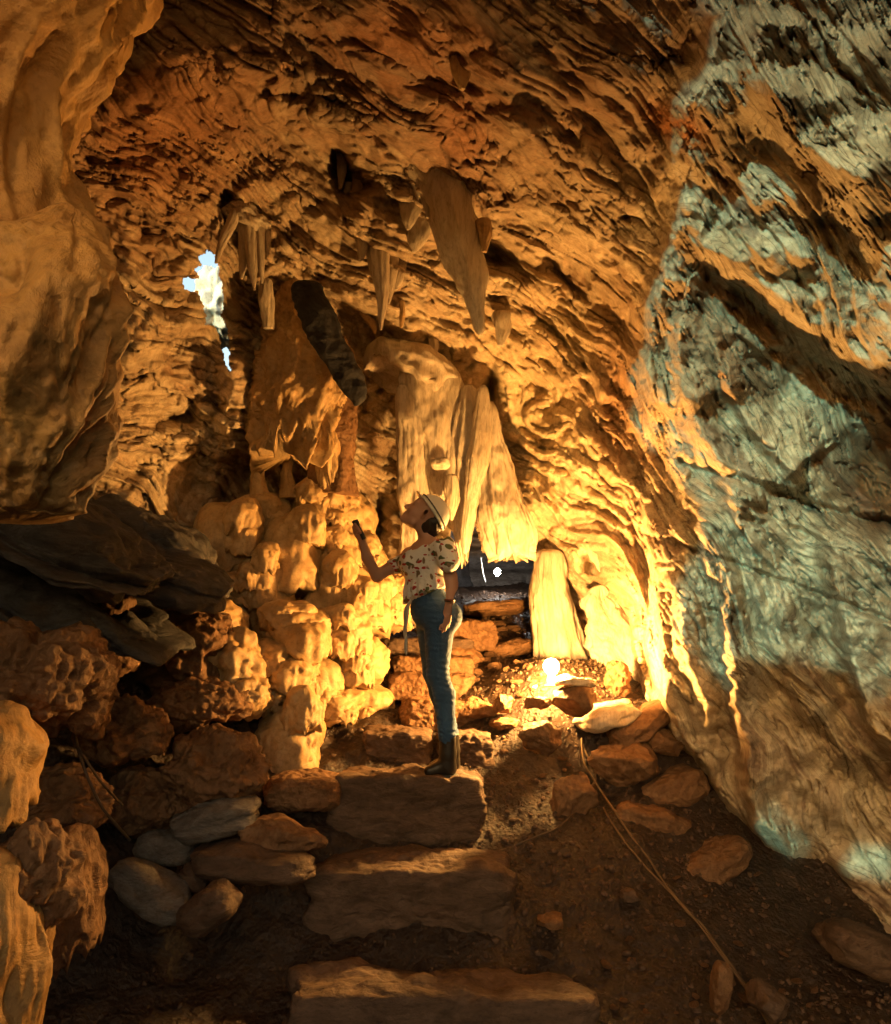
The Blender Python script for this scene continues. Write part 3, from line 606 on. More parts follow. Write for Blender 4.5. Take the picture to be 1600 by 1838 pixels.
# ------------------------------------------------------------------ near left pillar
pl = D.objects.new('rock_pillar', None); COL.objects.link(pl); pl.location = P(-20, 930, 1.8)
tag(pl, 'huge smooth orange rock pillar filling the left edge, closest to the camera', 'rock pillar')
child(loft('upper_column', [(-60,-240,2.2,480),(-80,-100,2.1,350),(-80,0,2.0,300),(-80,60,1.95,262),(-80,140,1.95,220),(-80,200,1.95,196),(-80,250,1.95,184),(-80,370,1.95,200),(-80,480,1.95,255),(-80,620,1.95,262),(-80,720,1.95,200),(-80,800,1.95,100),(-80,830,1.95,10)], M['pillar'], nf=9, fa=.09, flat=.8, seed=41, seg=220, rings=260, na=.035, spiral=.3), pl)
child(loft('lower_bulge', [(118,365,1.85,22),(105,400,1.8,52),(80,460,1.75,92),(62,540,1.72,128),(55,620,1.7,145),(52,700,1.7,147),(40,790,1.7,128),(30,850,1.72,118),(28,895,1.75,100),(30,920,1.78,90),(28,935,1.8,50),(26,940,1.82,8)], M['pillar'], nf=10, fa=.09, flat=.8, seed=42, seg=220, rings=260, na=.05, spiral=1.1), pl)

# ------------------------------------------------------------------ flowstone mounds and boulders, left of the path
G_M = 'flowstone mounds heaped below the left wall'
mounds = [
 (408,960,5.0,52,68,.22,'rounded mound with a drip fringe, leftmost of the upper row'),
 (398,1010,5.0,34,42,.16,'small drip-fringed mound under the leftmost upper mound'),
 (470,935,5.15,44,56,.2,'pale mound just under the thin feet of the drapery'),
 (522,990,5.05,56,84,.24,'tall smooth mound in the middle of the upper row'),
 (578,905,5.25,44,46,.2,'smooth domed mound standing highest, behind the raised flashlight hand'),
 (628,925,5.35,36,56,.2,'rounded mound left of the flashlight'),
 (598,985,5.15,42,44,.18,'squat mound right of the tall smooth mound'),
 (612,1060,5.05,50,60,.2,'sloping mound below the flashlight elbow'),
 (655,1005,5.3,34,46,.17,'mound directly behind the raised forearm'),
 (668,1055,5.25,38,44,.18,'mound below the bent elbow'),
 (652,1105,5.1,38,46,.18,'drip-edged mound low beside the steps'),
 (702,1040,5.4,34,46,.17,'narrow mound touching the front of the blouse'),
 (700,1095,5.3,32,36,.16,'small mound beside the hanging blouse tie'),
 (470,1040,4.9,46,60,.2,'fluted mound flank in the centre of the heap'),
 (432,1075,4.85,38,48,.18,'shaded fluted mound at the lower left of the upper row'),
 (528,1120,4.75,86,44,.24,'wide cap-like mound with a ragged lower rim'),
 (602,1130,4.85,50,52,.2,'craggy mound right of the wide cap'),
 (640,1185,4.9,44,52,.18,'pitted bright mound closest to the stone steps'),
 (500,1215,4.6,64,66,.24,'smooth plain dome below the wide cap'),
 (560,1215,4.7,44,44,.18,'low knob right of the smooth plain dome'),
 (520,1325,4.35,58,74,.2,'pale smooth dome low by the second step, lit from the right'),
 (588,1265,4.7,50,36,.18,'low pitted mound above the pale smooth dome'),
 (650,1255,5.0,46,34,.18,'flat brown mound at the left foot of the steps'),
]
for i, (x, y, d, rx, rz, ry, lb) in enumerate(mounds):
    kn = any(w in lb for w in ('craggy', 'pitted'))
    o = blob('flowstone_mound', x, y, d + .35, rx * 1.25, rz * .86, ry, 'knobbly' if kn else 'mound', 'flow', 200 + i, amp=.8 if kn else 1.0, r=(random.uniform(-8, 8), random.uniform(-8, 12), random.uniform(0, 360) if not kn else 0))
    tag(o, lb, 'flowstone', G_M)
    for k in range(3 if rx > 40 else 2):
        u_ = random.uniform(-.65, .65) * rx; v_ = (-.55 + .5 * k + random.uniform(-.15, .15)) * rz; sc_ = random.uniform(.5, .68)
        c_ = blob('bulge', x + u_, y + v_, d + .35 - ry * .62, rx * sc_, rz * sc_ * .8, ry * .6, 'mound', 'flow', 900 + i * 5 + k, amp=1.1, r=(0, random.uniform(-8, 8), random.uniform(0, 360)))
        child(c_, o)
G_B = 'boulders at the left of the path'
bould = [
 (330,1165,4.5,92,70,.28,'knobbly','rubble','broad craggy boulder under the shadowed recess'),
 (300,1080,4.7,90,40,.25,'knobbly','flow','long lit ledge boulder at the right edge of the shadowed recess'),
 (212,1140,4.1,40,70,.16,'knobbly','rubble','upright knobbly boulder in front of the black recess'),
 (390,1110,4.75,50,36,.2,'mound','flow','smooth tan boulder on top of the craggy one'),
 (420,1190,4.55,50,60,.2,'knobbly','flow','crusty boulder left of the smooth plain dome'),
 (360,1260,4.3,80,42,.25,'knobbly','rubble','low rough boulder in the middle of the left slope'),
 (222,1315,3.75,72,52,.2,'knobbly','rubble','rounded crusty boulder overhanging a small dark hollow'),
 (380,1385,3.95,86,62,.24,'knobbly','rubble','dark red-brown boulder with a bright knobbly right end'),
 (440,1250,4.45,46,36,.18,'knobbly','flow','small bright craggy boulder above the red-brown one'),
 (60,1215,3.0,112,92,.3,'knobbly','rubble','large lumpy boulder against the left edge under the black recess'),
 (150,1270,3.1,42,48,.14,'knobbly','rubble','small crusty lump on the right shoulder of the large left boulder'),
 (-5,1365,2.6,58,100,.2,'mound','pillar','smooth orange boulder cut by the left edge, below the lumpy boulder'),
 (48,1588,2.45,70,92,.18,'knobbly','rubble','brown pitted boulder low at the left edge'),
 (-10,1715,2.3,62,190,.2,'mound','pillar','smooth bright orange boulder in the bottom left corner'),
 (128,1590,2.9,52,108,.18,'mound','rubble','dim smooth hump right of the brown pitted boulder'),
 (255,1440,3.85,70,50,.2,'knobbly','rubble','shapeless clay-covered boulder behind the thin cables'),
 (110,1440,3.3,80,46,.2,'knobbly','rubble','dim clay-covered boulder left of the thin cables'),
 (545,1420,4.25,70,30,.2,'slab','rubble','dark low boulder left of the second step'),
]
for i, (x, y, d, rx, rz, ry, k, m, lb) in enumerate(bould):
    tag(blob('boulder', x, y, d, rx, rz, ry, k, m, 300 + i, sub=6 if rx > 60 else 5), lb, 'boulder', G_B)
# the dark shelving strata over the black recess
G_D = 'dark ledges over the left recess'
for i, (x, y, d, rx, rz, ry, a, lb) in enumerate([(120,985,3.3,190,26,.35,24,'uppermost dark grey rock ledge under the near pillar'),(200,960,3.9,180,34,.35,27,'dark grey ledge running down to the lit boulders'),
        (140,1060,3.9,200,26,.35,31,'second dark ledge across the black recess'),(60,1090,3.6,150,22,.3,34,'lowest dark ledge in the black recess'),(310,1000,4.4,110,30,.3,38,'short dark ledge beside the leftmost mound')]):
    tag(blob('rock_ledge', x, y, d, rx, rz, ry, 'strata', 'dark', 340 + i, r=(14, a, 8), sub=6, amp=.8), lb, 'rock ledge', G_D)

# ------------------------------------------------------------------ steps and slabs
def box_stone(name, x0, x1, yt, yb, d, depth, mat, seed, tilt=(0, 0, 0)):
    """hewn block: picture box of its front face at depth d, depth in metres"""
    a = P(x0, yb, d); b = P(x1, yt, d); w = (b[0] - a[0]) / 2; h = (b[2] - a[2]) / 2
    v, f = ico(6); e = 9.0; sc = (np.abs(v) ** e).sum(1) ** (-1 / e); n = v.copy(); v = v * sc[:, None]
    w3 = v * (w, depth / 2, h)
    w3[:, 0] += .07 * w * fbm(np.c_[v[:, 2] * 1.5, v[:, 1] * 1.5, v[:, 0] * 0 + seed], 1, 2, seed)
    w3 += n * (.030 * fbm(w3, 3.3, 4, seed) - .02 * np.clip(fbm(w3, 8, 2, seed + 9) - .2, 0, 1) + .012 * fbm(w3, (9, 9, 22), 3, seed + 3) + .010 * fbm(w3, 38, 3, seed + 5) + .014 * ridged(w3, 7, 3, seed + 2))[:, None]
    w3 = w3 @ rot(*tilt).T
    o = link(name, mesh_np(name, w3, f), M[mat]); o.location = ((a[0] + b[0]) / 2, a[1] + depth / 2, (a[2] + b[2]) / 2); return o
G_S = 'rough stone steps climbing the path'
for (x0, x1, yt, yb, d, dep, m, sd2, ti, lb) in [
  (505,1060,1800,1900,3.12,.34,'slab',401,(0,1,0),'lowest stone step, its lit top edge at the bottom of the picture'),
  (545,925,1568,1705,3.68,.42,'slab',402,(0,-1,-2),'widest grey-faced stone step with a bright top edge, second from the bottom'),
  (585,872,1398,1525,4.16,.36,'slab',403,(0,1,2),'red-brown stone step the person stands on'),
  (648,775,1316,1392,4.68,.30,'slab',404,(0,2,0),'stone step behind the boots, left block'),
  (788,885,1318,1392,4.70,.28,'slab',405,(0,-2,4),'stone step behind the boots, right block'),
  (725,865,1262,1318,5.05,.32,'rubble',406,(0,2,5),'rough crumbling step at shin height'),
  (700,850,1212,1262,5.4,.32,'rubble',407,(0,0,0),'rough step behind the knees'),
  (706,850,1180,1212,5.7,.3,'rubble',408,(0,1,0),'thin step slab behind the thighs'),
  (690,850,1148,1178,6.0,.35,'slab',409,(0,0,3),'uppermost straight stone step, left of the thighs'),
  (800,890,1115,1170,6.2,.4,'rubble',410,(0,-3,0),'dim block right of the hip, at the foot of the rubble slope')]:
    tag(box_stone('stone_step', x0, x1, yt, yb, d, dep, m, sd2, ti), lb, 'step', G_S)
G_R = 'loose stones beside the steps'
stones = [
 (388,1468,3.8,76,30,.15,'slab','grey',(0,-10,10),'pale grey striped slab left of the red-brown step'),
 (508,1502,3.75,72,36,.15,'angular','rubble',(0,6,0),'blunt brown stone touching the widest step from behind'),
 (455,1548,3.65,108,30,.16,'slab','slab',(0,6,5),'long flat stone leading to the left end of the widest step'),
 (300,1520,3.75,50,26,.12,'slab','grey',(0,10,0),'dim grey flat stone left of the long flat stone'),
 (270,1598,3.45,78,34,.12,'slab','grey',(0,28,0),'dark blue-grey slab slanting down to the egg-shaped stone'),
 (377,1632,3.35,54,34,.11,'slab','slab',(0,-28,0),'egg-shaped tan stone lying on the dark floor'),
 (350,1575,3.6,36,22,.1,'angular','slab',(0,20,0),'small rough stone above the egg-shaped one'),
 (1022,1438,4.45,50,52,.09,'angular','rubble',(12,10,20),'upright flat stone right of the red-brown step'),
 (1125,1372,4.75,62,50,.18,'angular','rubble',(0,10,0),'round brown boulder beside the bend of the cable'),
 (1275,1548,4.3,72,26,.16,'slab','rubble',(0,-22,10),'flat reddish stone near the right wall'),
 (1205,1415,4.75,62,30,.16,'slab','rubble',(0,-18,0),'reddish slab leaning on the foot of the right wall'),
 (1165,1470,4.55,70,24,.16,'slab','rubble',(0,14,0),'dim red slab buried in the floor below the brown boulder'),
 (1090,1285,4.9,56,20,.18,'slab','pale',(0,-16,15),'bright layered slab in front of the white buttress'),
 (1150,1300,4.9,60,24,.16,'slab','rubble',(0,-30,10),'tilted brown slab at the foot of the white buttress'),
 (1195,1330,4.85,40,30,.14,'angular','rubble',(0,0,0),'dark angular stone in the corner under the right wall'),
 (1036,1254,4.68,38,28,.14,'angular','rubble',(0,0,30),'brown stone directly in front of the floor lamp'),
 (903,1262,4.95,18,20,.08,'angular','rubble',(0,10,0),'small upright stone left of the floor lamp, lit from the side'),
 (968,1262,4.78,26,15,.08,'angular','rubble',(0,0,0),'small bright stone below the floor lamp'),
 (1034,1224,4.74,36,9,.14,'slab','pale',(0,2,0),'flat bright stone by the floor lamp, set forward to block its light'),  # moved in front of the bulb to keep its light off the floor
 (860,1275,5.15,44,26,.14,'angular','rubble',(0,20,0),'crumbly lit stone right of the shins'),
 (830,1190,6.0,40,30,.16,'angular','rubble',(0,0,20),'orange block just right of the thighs'),
 (890,1090,6.9,60,14,.25,'slab','rubble',(0,-6,0),'flat stone lying on the rubble slope in the passage'),
 (920,1165,6.4,40,14,.2,'slab','rubble',(0,-12,0),'dim slab halfway up the rubble slope'),
 (1294,1772,3.35,16,44,.05,'slab','rubble',(10,8,0),'thin upright shard near the bottom right of the floor'),
 (990,1652,3.75,26,16,.08,'angular','rubble',(0,0,0),'small brown stone in the middle of the dark floor'),
 (1130,1605,3.95,20,12,.07,'angular','slab',(0,0,0),'small stone left of the cable bend'),
 (1380,1800,3.35,40,30,.12,'angular','slab',(0,10,0),'dim squat stone at the bottom right'),
 (1545,1700,3.8,70,34,.2,'slab','slab',(0,20,0),'dim slab in the lower right corner against the wall'),
 (905,1300,4.95,26,14,.09,'angular','rubble',(0,0,10),'small lit stone on the path right of the boots'),
 (972,1322,4.46,46,30,.10,'angular','rubble',(0,8,20),'brown boulder added to block lamp light on the path, between the lamp and the upright flat stone'),  # added to shade the path below from the lamp
 (955,1345,4.8,20,11,.07,'angular','rubble',(0,0,10),'small stone on the path above the upright flat stone'),
 (1110,1220,5.25,22,30,.1,'knobbly','rubble',(0,0,0),'dark stone wedged between the lamp and the white buttress'),
]
for i, (x, y, d, rx, rz, ry, k, m, r_, lb) in enumerate(stones):
    tag(blob('stone', x, y, d, rx, rz, ry, k, m, 500 + i, r=r_, sub=5), lb, 'stone', G_R)

# rubble stones one can pick out round the lamp and along the path
proto = [mesh_np('small_stone', *blob_verts((1, .8, .62), 700 + i, 'angular', 3, 1.0)) for i in range(6)]
for p_ in proto: p_.materials.append(M['rubble'])
protob = [p_.copy() for p_ in proto]
for p_ in protob: p_.materials.clear(); p_.materials.append(M['pale'])
rs = np.random.RandomState(11)
def hit_floor(px, py):
    lo = 2.6
    for k in range(150):
        q_ = P(px, py, lo)
        if q_[2] < fz(q_[0], q_[1]): break
        lo += .04
    return q_
LM = [((990,1200),'the floor lamp'),((1125,1372),'the round brown boulder'),((1022,1438),'the upright flat stone'),((800,1380),"the boots"),((735,1640),'the widest step'),((730,1460),'the red-brown step'),
      ((1275,1548),'the flat reddish stone'),((1170,1560),'the bend of the cables'),((1330,1760),'the lower end of the cables'),((377,1632),'the egg-shaped stone'),((1100,1150),'the white buttress'),((880,1130),'the passage mouth'),((775,1810),'the lowest step'),((600,1380),'the pale smooth dome'),((1545,1700),'the lower right corner')]
def small(px, py, rpx, tone, grp, me):
    q_ = hit_floor(px, py); k = (q_[1]) / F * rpx
    o = D.objects.new('small_stone', me); COL.objects.link(o); o.location = q_ + np.array([0, 0, k * .3]); sy, sz_ = rs.uniform(.7, 1.2), rs.uniform(.5, 1); o.scale = (k, k * sy, k * sz_); o.rotation_euler = (rs.uniform(-.3, .3), rs.uniform(-.3, .3), rs.rand() * 6.28)
    near_ = min(LM, key=lambda l: (l[0][0] - px) ** 2 + (l[0][1] - py) ** 2); dx, dy = px - near_[0][0], py - near_[0][1]
    side = ('right of' if dx > 0 else 'left of') if abs(dx) > abs(dy) else ('below' if dy > 0 else 'above')
    far = 'close to and ' if math.hypot(dx, dy) < 60 else ''
    shape = 'flat' if sz_ < .66 else ('chunky' if sz_ > .85 else 'rounded')
    size = 'tiny' if rpx < 7 else ('small' if rpx < 10 else 'fist-sized')
    tag(o, '%s %s %s stone %s%s %s' % (size, shape, tone, far, side, near_[1]), 'stone', grp)
for i in range(42):
    small(rs.uniform(925, 1120), rs.uniform(1225, 1270), rs.uniform(5, 12), 'bright', 'small stones round the floor lamp', (protob if rs.rand() < .15 else proto)[i % 6])
for i in range(52):
    small(rs.uniform(870, 1160), rs.uniform(1275, 1420), rs.uniform(4, 11), 'brown', 'small stones on the lit slope', proto[i % 6])
for i in range(60):
    small(rs.uniform(930, 1500), rs.uniform(1430, 1830), rs.uniform(5, 14), 'dim', 'small stones on the dark floor', proto[i % 6])
for i in range(30):
    small(rs.uniform(560, 720) if i % 2 else rs.uniform(870, 960), rs.uniform(1330, 1560), rs.uniform(5, 13), 'dusty', 'small stones bedded beside the steps', proto[i % 6])
for i in range(36):
    small(rs.uniform(835, 955), rs.uniform(1085, 1230), rs.uniform(6, 16), 'dark', 'stones of the rubble slope', proto[i % 6])

# gravel: one mass of tiny chips
v0, f0 = ico(1)
n = 26000; gxs = rs.uniform(-1.9, 2.4, n); gys = rs.uniform(2.7, 8.0, n)
okk = (rs.rand(n) < ss(-.35, .5, gxs + .2) * .85 + .15) & (vn(np.c_[gxs, gys, gxs * 0], 2.0, 5) + .45 * rs.randn(n) > -.2); gxs, gys = gxs[okk], gys[okk]; n = len(gxs)
sz = .004 + .013 * rs.rand(n) ** 3
cz = fz(gxs, gys); c_ = np.c_[gxs, gys, cz]
cz = cz + .05 * fbm(c_, 2.2, 3, 81) + .022 * fbm(c_, 9, 3, 82) + ss(-.1, -.9, gxs) * ss(3.6, 4.4, gys) * .05
jj = v0[None] * (sz[:, None, None] * rs.uniform(.6, 1.5, (n, 1, 3))) * (1 + .25 * rs.randn(n, len(v0), 1)) + np.c_[gxs, gys, cz + sz * .3][:, None]
ff = (f0[None] + (np.arange(n) * len(v0))[:, None, None]).reshape(-1, 3)
tag(link('gravel', mesh_np('gravel', jj.reshape(-1, 3), ff), M['slab'], smooth=False), 'brown gravel and chips over the sloping earth floor', 'gravel', kind='stuff')

# ------------------------------------------------------------------ cables
def cable(name, pts, r, mat, label, group=None, seed=1, parent=None, seg=8, n=120, lift=None):
    s = spline(pts, n); c = P(s[:, 0], s[:, 1], s[:, 2]); c += np.c_[vn(c, 4, seed), vn(c, 4, seed + 1), vn(c, 4, seed + 2)] * .006
    t = np.gradient(c, axis=0); t /= np.linalg.norm(t, axis=1)[:, None]; a = np.cross(t, [0, 1, .2]); a /= np.linalg.norm(a, axis=1)[:, None]; b = np.cross(t, a)
    th = np.linspace(0, 2 * np.pi, seg, endpoint=False)
    rr = np.full(n, r) if np.isscalar(r) else np.interp(np.linspace(0, 1, n), np.linspace(0, 1, len(r)), r)
    v = c[:, None] + (np.cos(th)[None, :, None] * a[:, None] + np.sin(th)[None, :, None] * b[:, None]) * rr[:, None, None]
    o = link(name, mesh_np(name, v.reshape(-1, 3), gridf(seg, n, True)), mat, parent)
    if label: tag(o, label, 'cable', group)
    return o
M['cable'] = plain('dusty_cable', (.19, .11, .05), .6, scale=90)
M['cabled'] = plain('dark_cable', (.09, .055, .03), .6, scale=90)
def onfloor(pts, lift=.02):
    out = []
    for x, y in pts:
        q_ = hit_floor(x, y); d = (q_ - EYE) @ FWD; out.append((x, y, d - .04))
    return out
GC = 'power cables lying on the floor'
cable('cable', onfloor([(1044,1325),(1048,1365),(1070,1405),(1095,1445),(1130,1495),(1165,1540),(1185,1572),(1215,1612),(1260,1665),(1310,1735),(1350,1790),(1395,1850)]), .006, M['cable'], 'long dusty cable running from the lamp slope down to the bottom edge', GC, 3)
cable('cable', onfloor([(1085,1450),(1095,1470),(1125,1515),(1165,1562),(1200,1600),(1235,1640),(1262,1662),(1300,1715),(1345,1778),(1385,1850)]), .005, M['cable'], 'second cable lying close beside the long one on its left', GC, 4)
cable('cable', onfloor([(1062,1412),(1070,1400),(1068,1380),(1052,1350),(1046,1335)]), .006, M['cable'], 'short curled cable end at the top of the long cable', GC, 5)
cable('cable', onfloor([(1075,1425),(1040,1455),(1000,1488),(950,1508),(905,1526),(860,1530)]), .006, M['cabled'], 'dark cable branching left towards the widest step', GC, 6)
cable('cable', [(136,1318,3.2),(142,1345,3.15),(155,1385,3.1),(180,1440,3.1),(205,1475,3.15),(232,1508,3.25)], .006, M['cabled'], 'thin dark cable hanging off the left boulders, the longer one', 'thin cables on the left boulders', 7)
cable('cable', [(140,1340,3.15),(155,1365,3.12),(180,1402,3.15),(218,1446,3.3)], .005, M['cabled'], 'thin dark cable hanging off the left boulders, the shorter upper one', 'thin cables on the left boulders', 8)

# ------------------------------------------------------------------ lamps
M['bulb'] = plain('glowing_bulb', (1, .9, .7), .3, emit=(1.0,.51,.13), es=960)
M['bulbw'] = plain('white_glowing_bulb', (1, 1, 1), .3, emit=(1.0,.95,.86), es=90)
M['ceramic'] = plain('lamp_holder', (.25, .22, .18), .5)
def lamp(loc, r, bm_, label):
    t = D.objects.new('floor_lamp', None); COL.objects.link(t); t.location = loc + np.array([0, 0, -r * 2.2]); tag(t, label, 'lamp')
    v, f = ico(3); w = v * r; w[:, 2] = np.where(w[:, 2] < 0, w[:, 2] * 1.5, w[:, 2]); w[:, :2] *= np.where(v[:, 2] < -.2, 1 - .6 * ss(-.2, -1, v[:, 2]), 1)[:, None]
    o = link('bulb', mesh_np('bulb', w, f), bm_, t); o.location = (0, 0, r * 2.2); o.visible_shadow = True
    if r < .04: return
    th = np.linspace(0, 2 * np.pi, 20, endpoint=False); prof = [(0, .0), (1.0, .0), (1.0, .12), (.62, .2), (.55, 1.1), (.45, 1.2), (0, 1.2)]
    vv = np.array([[a * r * math.cos(h), a * r * math.sin(h), z * r - r * .3] for a, z in prof for h in th])
    link('lamp_holder', mesh_np('lamp_holder', vv, gridf(20, len(prof), True)), M['ceramic'], t)
lamp(B1, .048, M['bulb'], 'bare glowing bulb lamp standing behind the flat bright stone')
lamp(P(893, 1026, 7.8), .032, M['bulbw'], 'small white lamp glowing far back in the passage')
cable('white_pole', [(864,1001,7.9),(868,1030,7.9),(872,1044,7.9)], .007, plain('white_tube', (.4, .42, .4), .4), None, n=8)
tag(D.objects['white_pole'], 'thin white pole left of the far white lamp', 'pole')

# ------------------------------------------------------------------ solid modelling by distance fields (person)
class Field:
    def __init__(s, lo, hi, h):
        s.lo = np.array(lo, float); s.h = h; s.n = np.ceil((np.array(hi) - s.lo) / h).astype(int) + 1; s.d = np.full(s.n, .5, np.float32)
    def box(s, a, b):
        i = np.clip(((a - s.lo) / s.h).astype(int), 0, s.n - 1); j = np.clip(((b - s.lo) / s.h).astype(int) + 2, 1, s.n)
        ax = [s.lo[k] + s.h * np.arange(i[k], j[k]) for k in range(3)]
        return tuple(slice(i[k], j[k]) for k in range(3)), np.stack(np.meshgrid(*ax, indexing='ij'), -1)
    def merge(s, sl, f, k):
        a = s.d[sl]; h = np.clip(.5 + .5 * (a - f) / k, 0, 1); s.d[sl] = a * (1 - h) + f * h - k * h * (1 - h)
    def cone(s, a, b, ra, rb, k=.02, sq=None):
        """tapered limb; sq = (axis, factor) makes the section thinner along axis"""
        a = np.array(a, float); b = np.array(b, float); m = max(ra, rb) + k * 1.5 + .01
        sl, p = s.box(np.minimum(a, b) - m, np.maximum(a, b) + m)
        ab = b - a; q = p - a; t = np.clip((q @ ab) / (ab @ ab + 1e-12), 0, 1); e = q - t[..., None] * ab
        if sq is not None:
            ax = np.array(sq[0], float); ax /= np.linalg.norm(ax); c = e @ ax; e = e + (c * (sq[1] - 1))[..., None] * ax
        s.merge(sl, (np.linalg.norm(e, axis=-1) - (ra + (rb - ra) * t)).astype(np.float32), k)
    def ell(s, c, r, k=.02, rm=None):
        c = np.array(c, float); r = np.array(r, float); m = r.max() + k * 1.5 + .01
        sl, p = s.box(c - m, c + m); q = p - c
        if rm is not None: q = q @ rm
        g = np.linalg.norm(q / r, axis=-1); g2 = np.linalg.norm(q / r ** 2, axis=-1)
        s.merge(sl, np.where(g < .35, -r.min() * (1 - g), np.clip(g * (g - 1) / np.maximum(g2, 1e-6), -.3, .5)).astype(np.float32), k)
    def cut(s, fn):
        """keep where fn(p) < 0"""
        ax = [s.lo[k] + s.h * np.arange(s.n[k]) for k in range(3)]; p = np.stack(np.meshgrid(*ax, indexing='ij'), -1)
        s.d = np.maximum(s.d, fn(p).astype(np.float32))
    def mesh(s, name, it=1):
        d = s.d; sg = d < 0; n = np.array(d.shape); cs = n - 1; acc = np.zeros((*cs, 3), np.float32); cnt = np.zeros(cs, np.float32)
        for ax in range(3):
            o1, o2 = [a for a in range(3) if a != ax]
            sa = [slice(None)] * 3; sb = [slice(None)] * 3; sa[ax] = slice(0, -1); sb[ax] = slice(1, None)
            A = d[tuple(sa)]; B = d[tuple(sb)]; cr = (A < 0) != (B < 0); t = np.where(cr, A / np.where(cr, A - B, 1), 0)
            for u in (0, 1):
                for w in (0, 1):
                    sl = [slice(None)] * 3; sl[o1] = slice(u, cs[o1] + u); sl[o2] = slice(w, cs[o2] + w); c = cr[tuple(sl)]
                    cnt += c; acc[..., ax] += np.where(c, t[tuple(sl)], 0); acc[..., o1] += c * u; acc[..., o2] += c * w
        m = cnt > 0; idx = -np.ones(cs, int); idx[m] = np.arange(m.sum()); ii = np.argwhere(m)
        v = s.lo + (ii + acc[m] / cnt[m][:, None]) * s.h; fs = []
        for ax in range(3):
            o1, o2 = (ax + 1) % 3, (ax + 2) % 3
            sa = [slice(1, -1)] * 3; sb = [slice(1, -1)] * 3; sa[ax] = slice(0, -1); sb[ax] = slice(1, None)
            A = sg[tuple(sa)]; B = sg[tuple(sb)]; e = np.argwhere(A != B); 
            if not len(e): continue
            base = e.copy(); base[:, o1] += 1; base[:, o2] += 1
            g = []
            for u, w in ((0, 0), (1, 0), (1, 1), (0, 1)):
                c = base.copy(); c[:, o1] -= u; c[:, o2] -= w; g.append(idx[c[:, 0], c[:, 1], c[:, 2]])
            q = np.stack(g, 1); fl_ = A[tuple(e.T)]; q[~fl_] = q[~fl_][:, ::-1]; fs.append(q)
        f = np.concatenate(fs); f = f[(f >= 0).all(1)]
        return v, f
def build(name, fld, mat, parent, disp=None):
    v, f = fld.mesh(name)
    if disp is not None: v = v + disp(v)
    me = mesh_np(name, v, f); o = link(name, me, mat)
    sm = o.modifiers.new('soften', 'SMOOTH'); sm.factor = .5; sm.iterations = 3
    return child(o, parent)
DP = 4.36
def J(px, py, off=0.0):
    return P(px, py, DP) + np.array([0, off, 0])
person = D.objects.new('person', None); COL.objects.link(person); person.location = J(797, 1392)
tag(person, 'person in white helmet, floral blouse and blue jeans looking up with a flashlight', 'person')
M['skin'] = plain('skin', (.56, .30, .20), .5, var=.08, scale=30, bump=.1)
M['hair'] = plain('dark_hair', (.035, .018, .012), .5, var=.5, scale=120, bump=.8)
M['helmet'] = plain('white_helmet', (.72, .70, .64), .35, var=.06, scale=12, bump=.05)
M['boot'] = plain('black_boot_leather', (.035, .028, .022), .38, var=.3, scale=60, bump=.5)
M['strap'] = plain('dark_strap', (.05, .05, .045), .6)
M['torch'] = plain('black_torch', (.02, .02, .02), .35)
b = NB('blue_denim'); tc = b.n('ShaderNodeTexCoord').outputs['Object']; nz1 = b.noise(tc, 9, 4, .6, .5); nz2 = b.noise(tc, 260, 3)
c = b.ramp(nz1, [(.35, (.018, .055, .13)), (.65, (.035, .095, .21))]); c = b.mix(b.math('MULTIPLY', nz2, .5), c, (.07, .15, .27))
b.l(c, b.b.inputs['Base Color']); b.set(b.b, Roughness=.85)
wv = b.noise(tc, 22, 3, .5, 1.0); b.l(b.bump(nz2, .5, .003, b.bump(wv, .5, .02)), b.b.inputs['Normal']); M['denim'] = b.m
b = NB('floral_cotton'); tc = b.n('ShaderNodeTexCoord').outputs['Object']
dn_ = b.n('ShaderNodeTexNoise'); b.l(tc, dn_.inputs['Vector']); b.set(dn_, Scale=14.0, Detail=2.0)
mx = b.n('ShaderNodeVectorMath', operation='MULTIPLY_ADD'); b.l(dn_.outputs['Color'], mx.inputs[0]); mx.inputs[1].default_value = (.05, .05, .05); b.l(tc, mx.inputs[2])
def spots(scale, lo, hi, off, sc3=(1, 1, 1)):
    mp = b.n('ShaderNodeMapping'); b.l(mx.outputs[0], mp.inputs[0]); mp.inputs['Location'].default_value = off; mp.inputs['Scale'].default_value = sc3; mp.inputs['Rotation'].default_value = (.3, off[0], .6)
    vo = b.n('ShaderNodeTexVoronoi'); b.l(mp.outputs[0], vo.inputs['Vector']); b.set(vo, Scale=scale)
    gate_ = b.ramp(vo.outputs['Color'], [(.42, (0, 0, 0)), (.45, (1, 1, 1))])
    return b.math('MULTIPLY', b.ramp(vo.outputs['Distance'], [(lo, (1, 1, 1)), (hi, (0, 0, 0))]), gate_)
c = b.mix(spots(15, .38, .43, (0, 0, 0), (1, 1, 1.8)), (.78, .75, .70), (.10, .12, .05))
c = b.mix(spots(19, .32, .37, (.7, .3, .2), (1.9, 1, 1)), c, (.22, .15, .08))
c = b.mix(spots(27, .32, .36, (.4, .9, .5), (1, 1, 1.6)), c, (.42, .035, .03))
b.l(c, b.b.inputs['Base Color']); b.set(b.b, Roughness=.8); b.l(b.bump(b.noise(tc, 26, 4, .6, .6), .7, .012), b.b.inputs['Normal']); M['floral'] = b.m

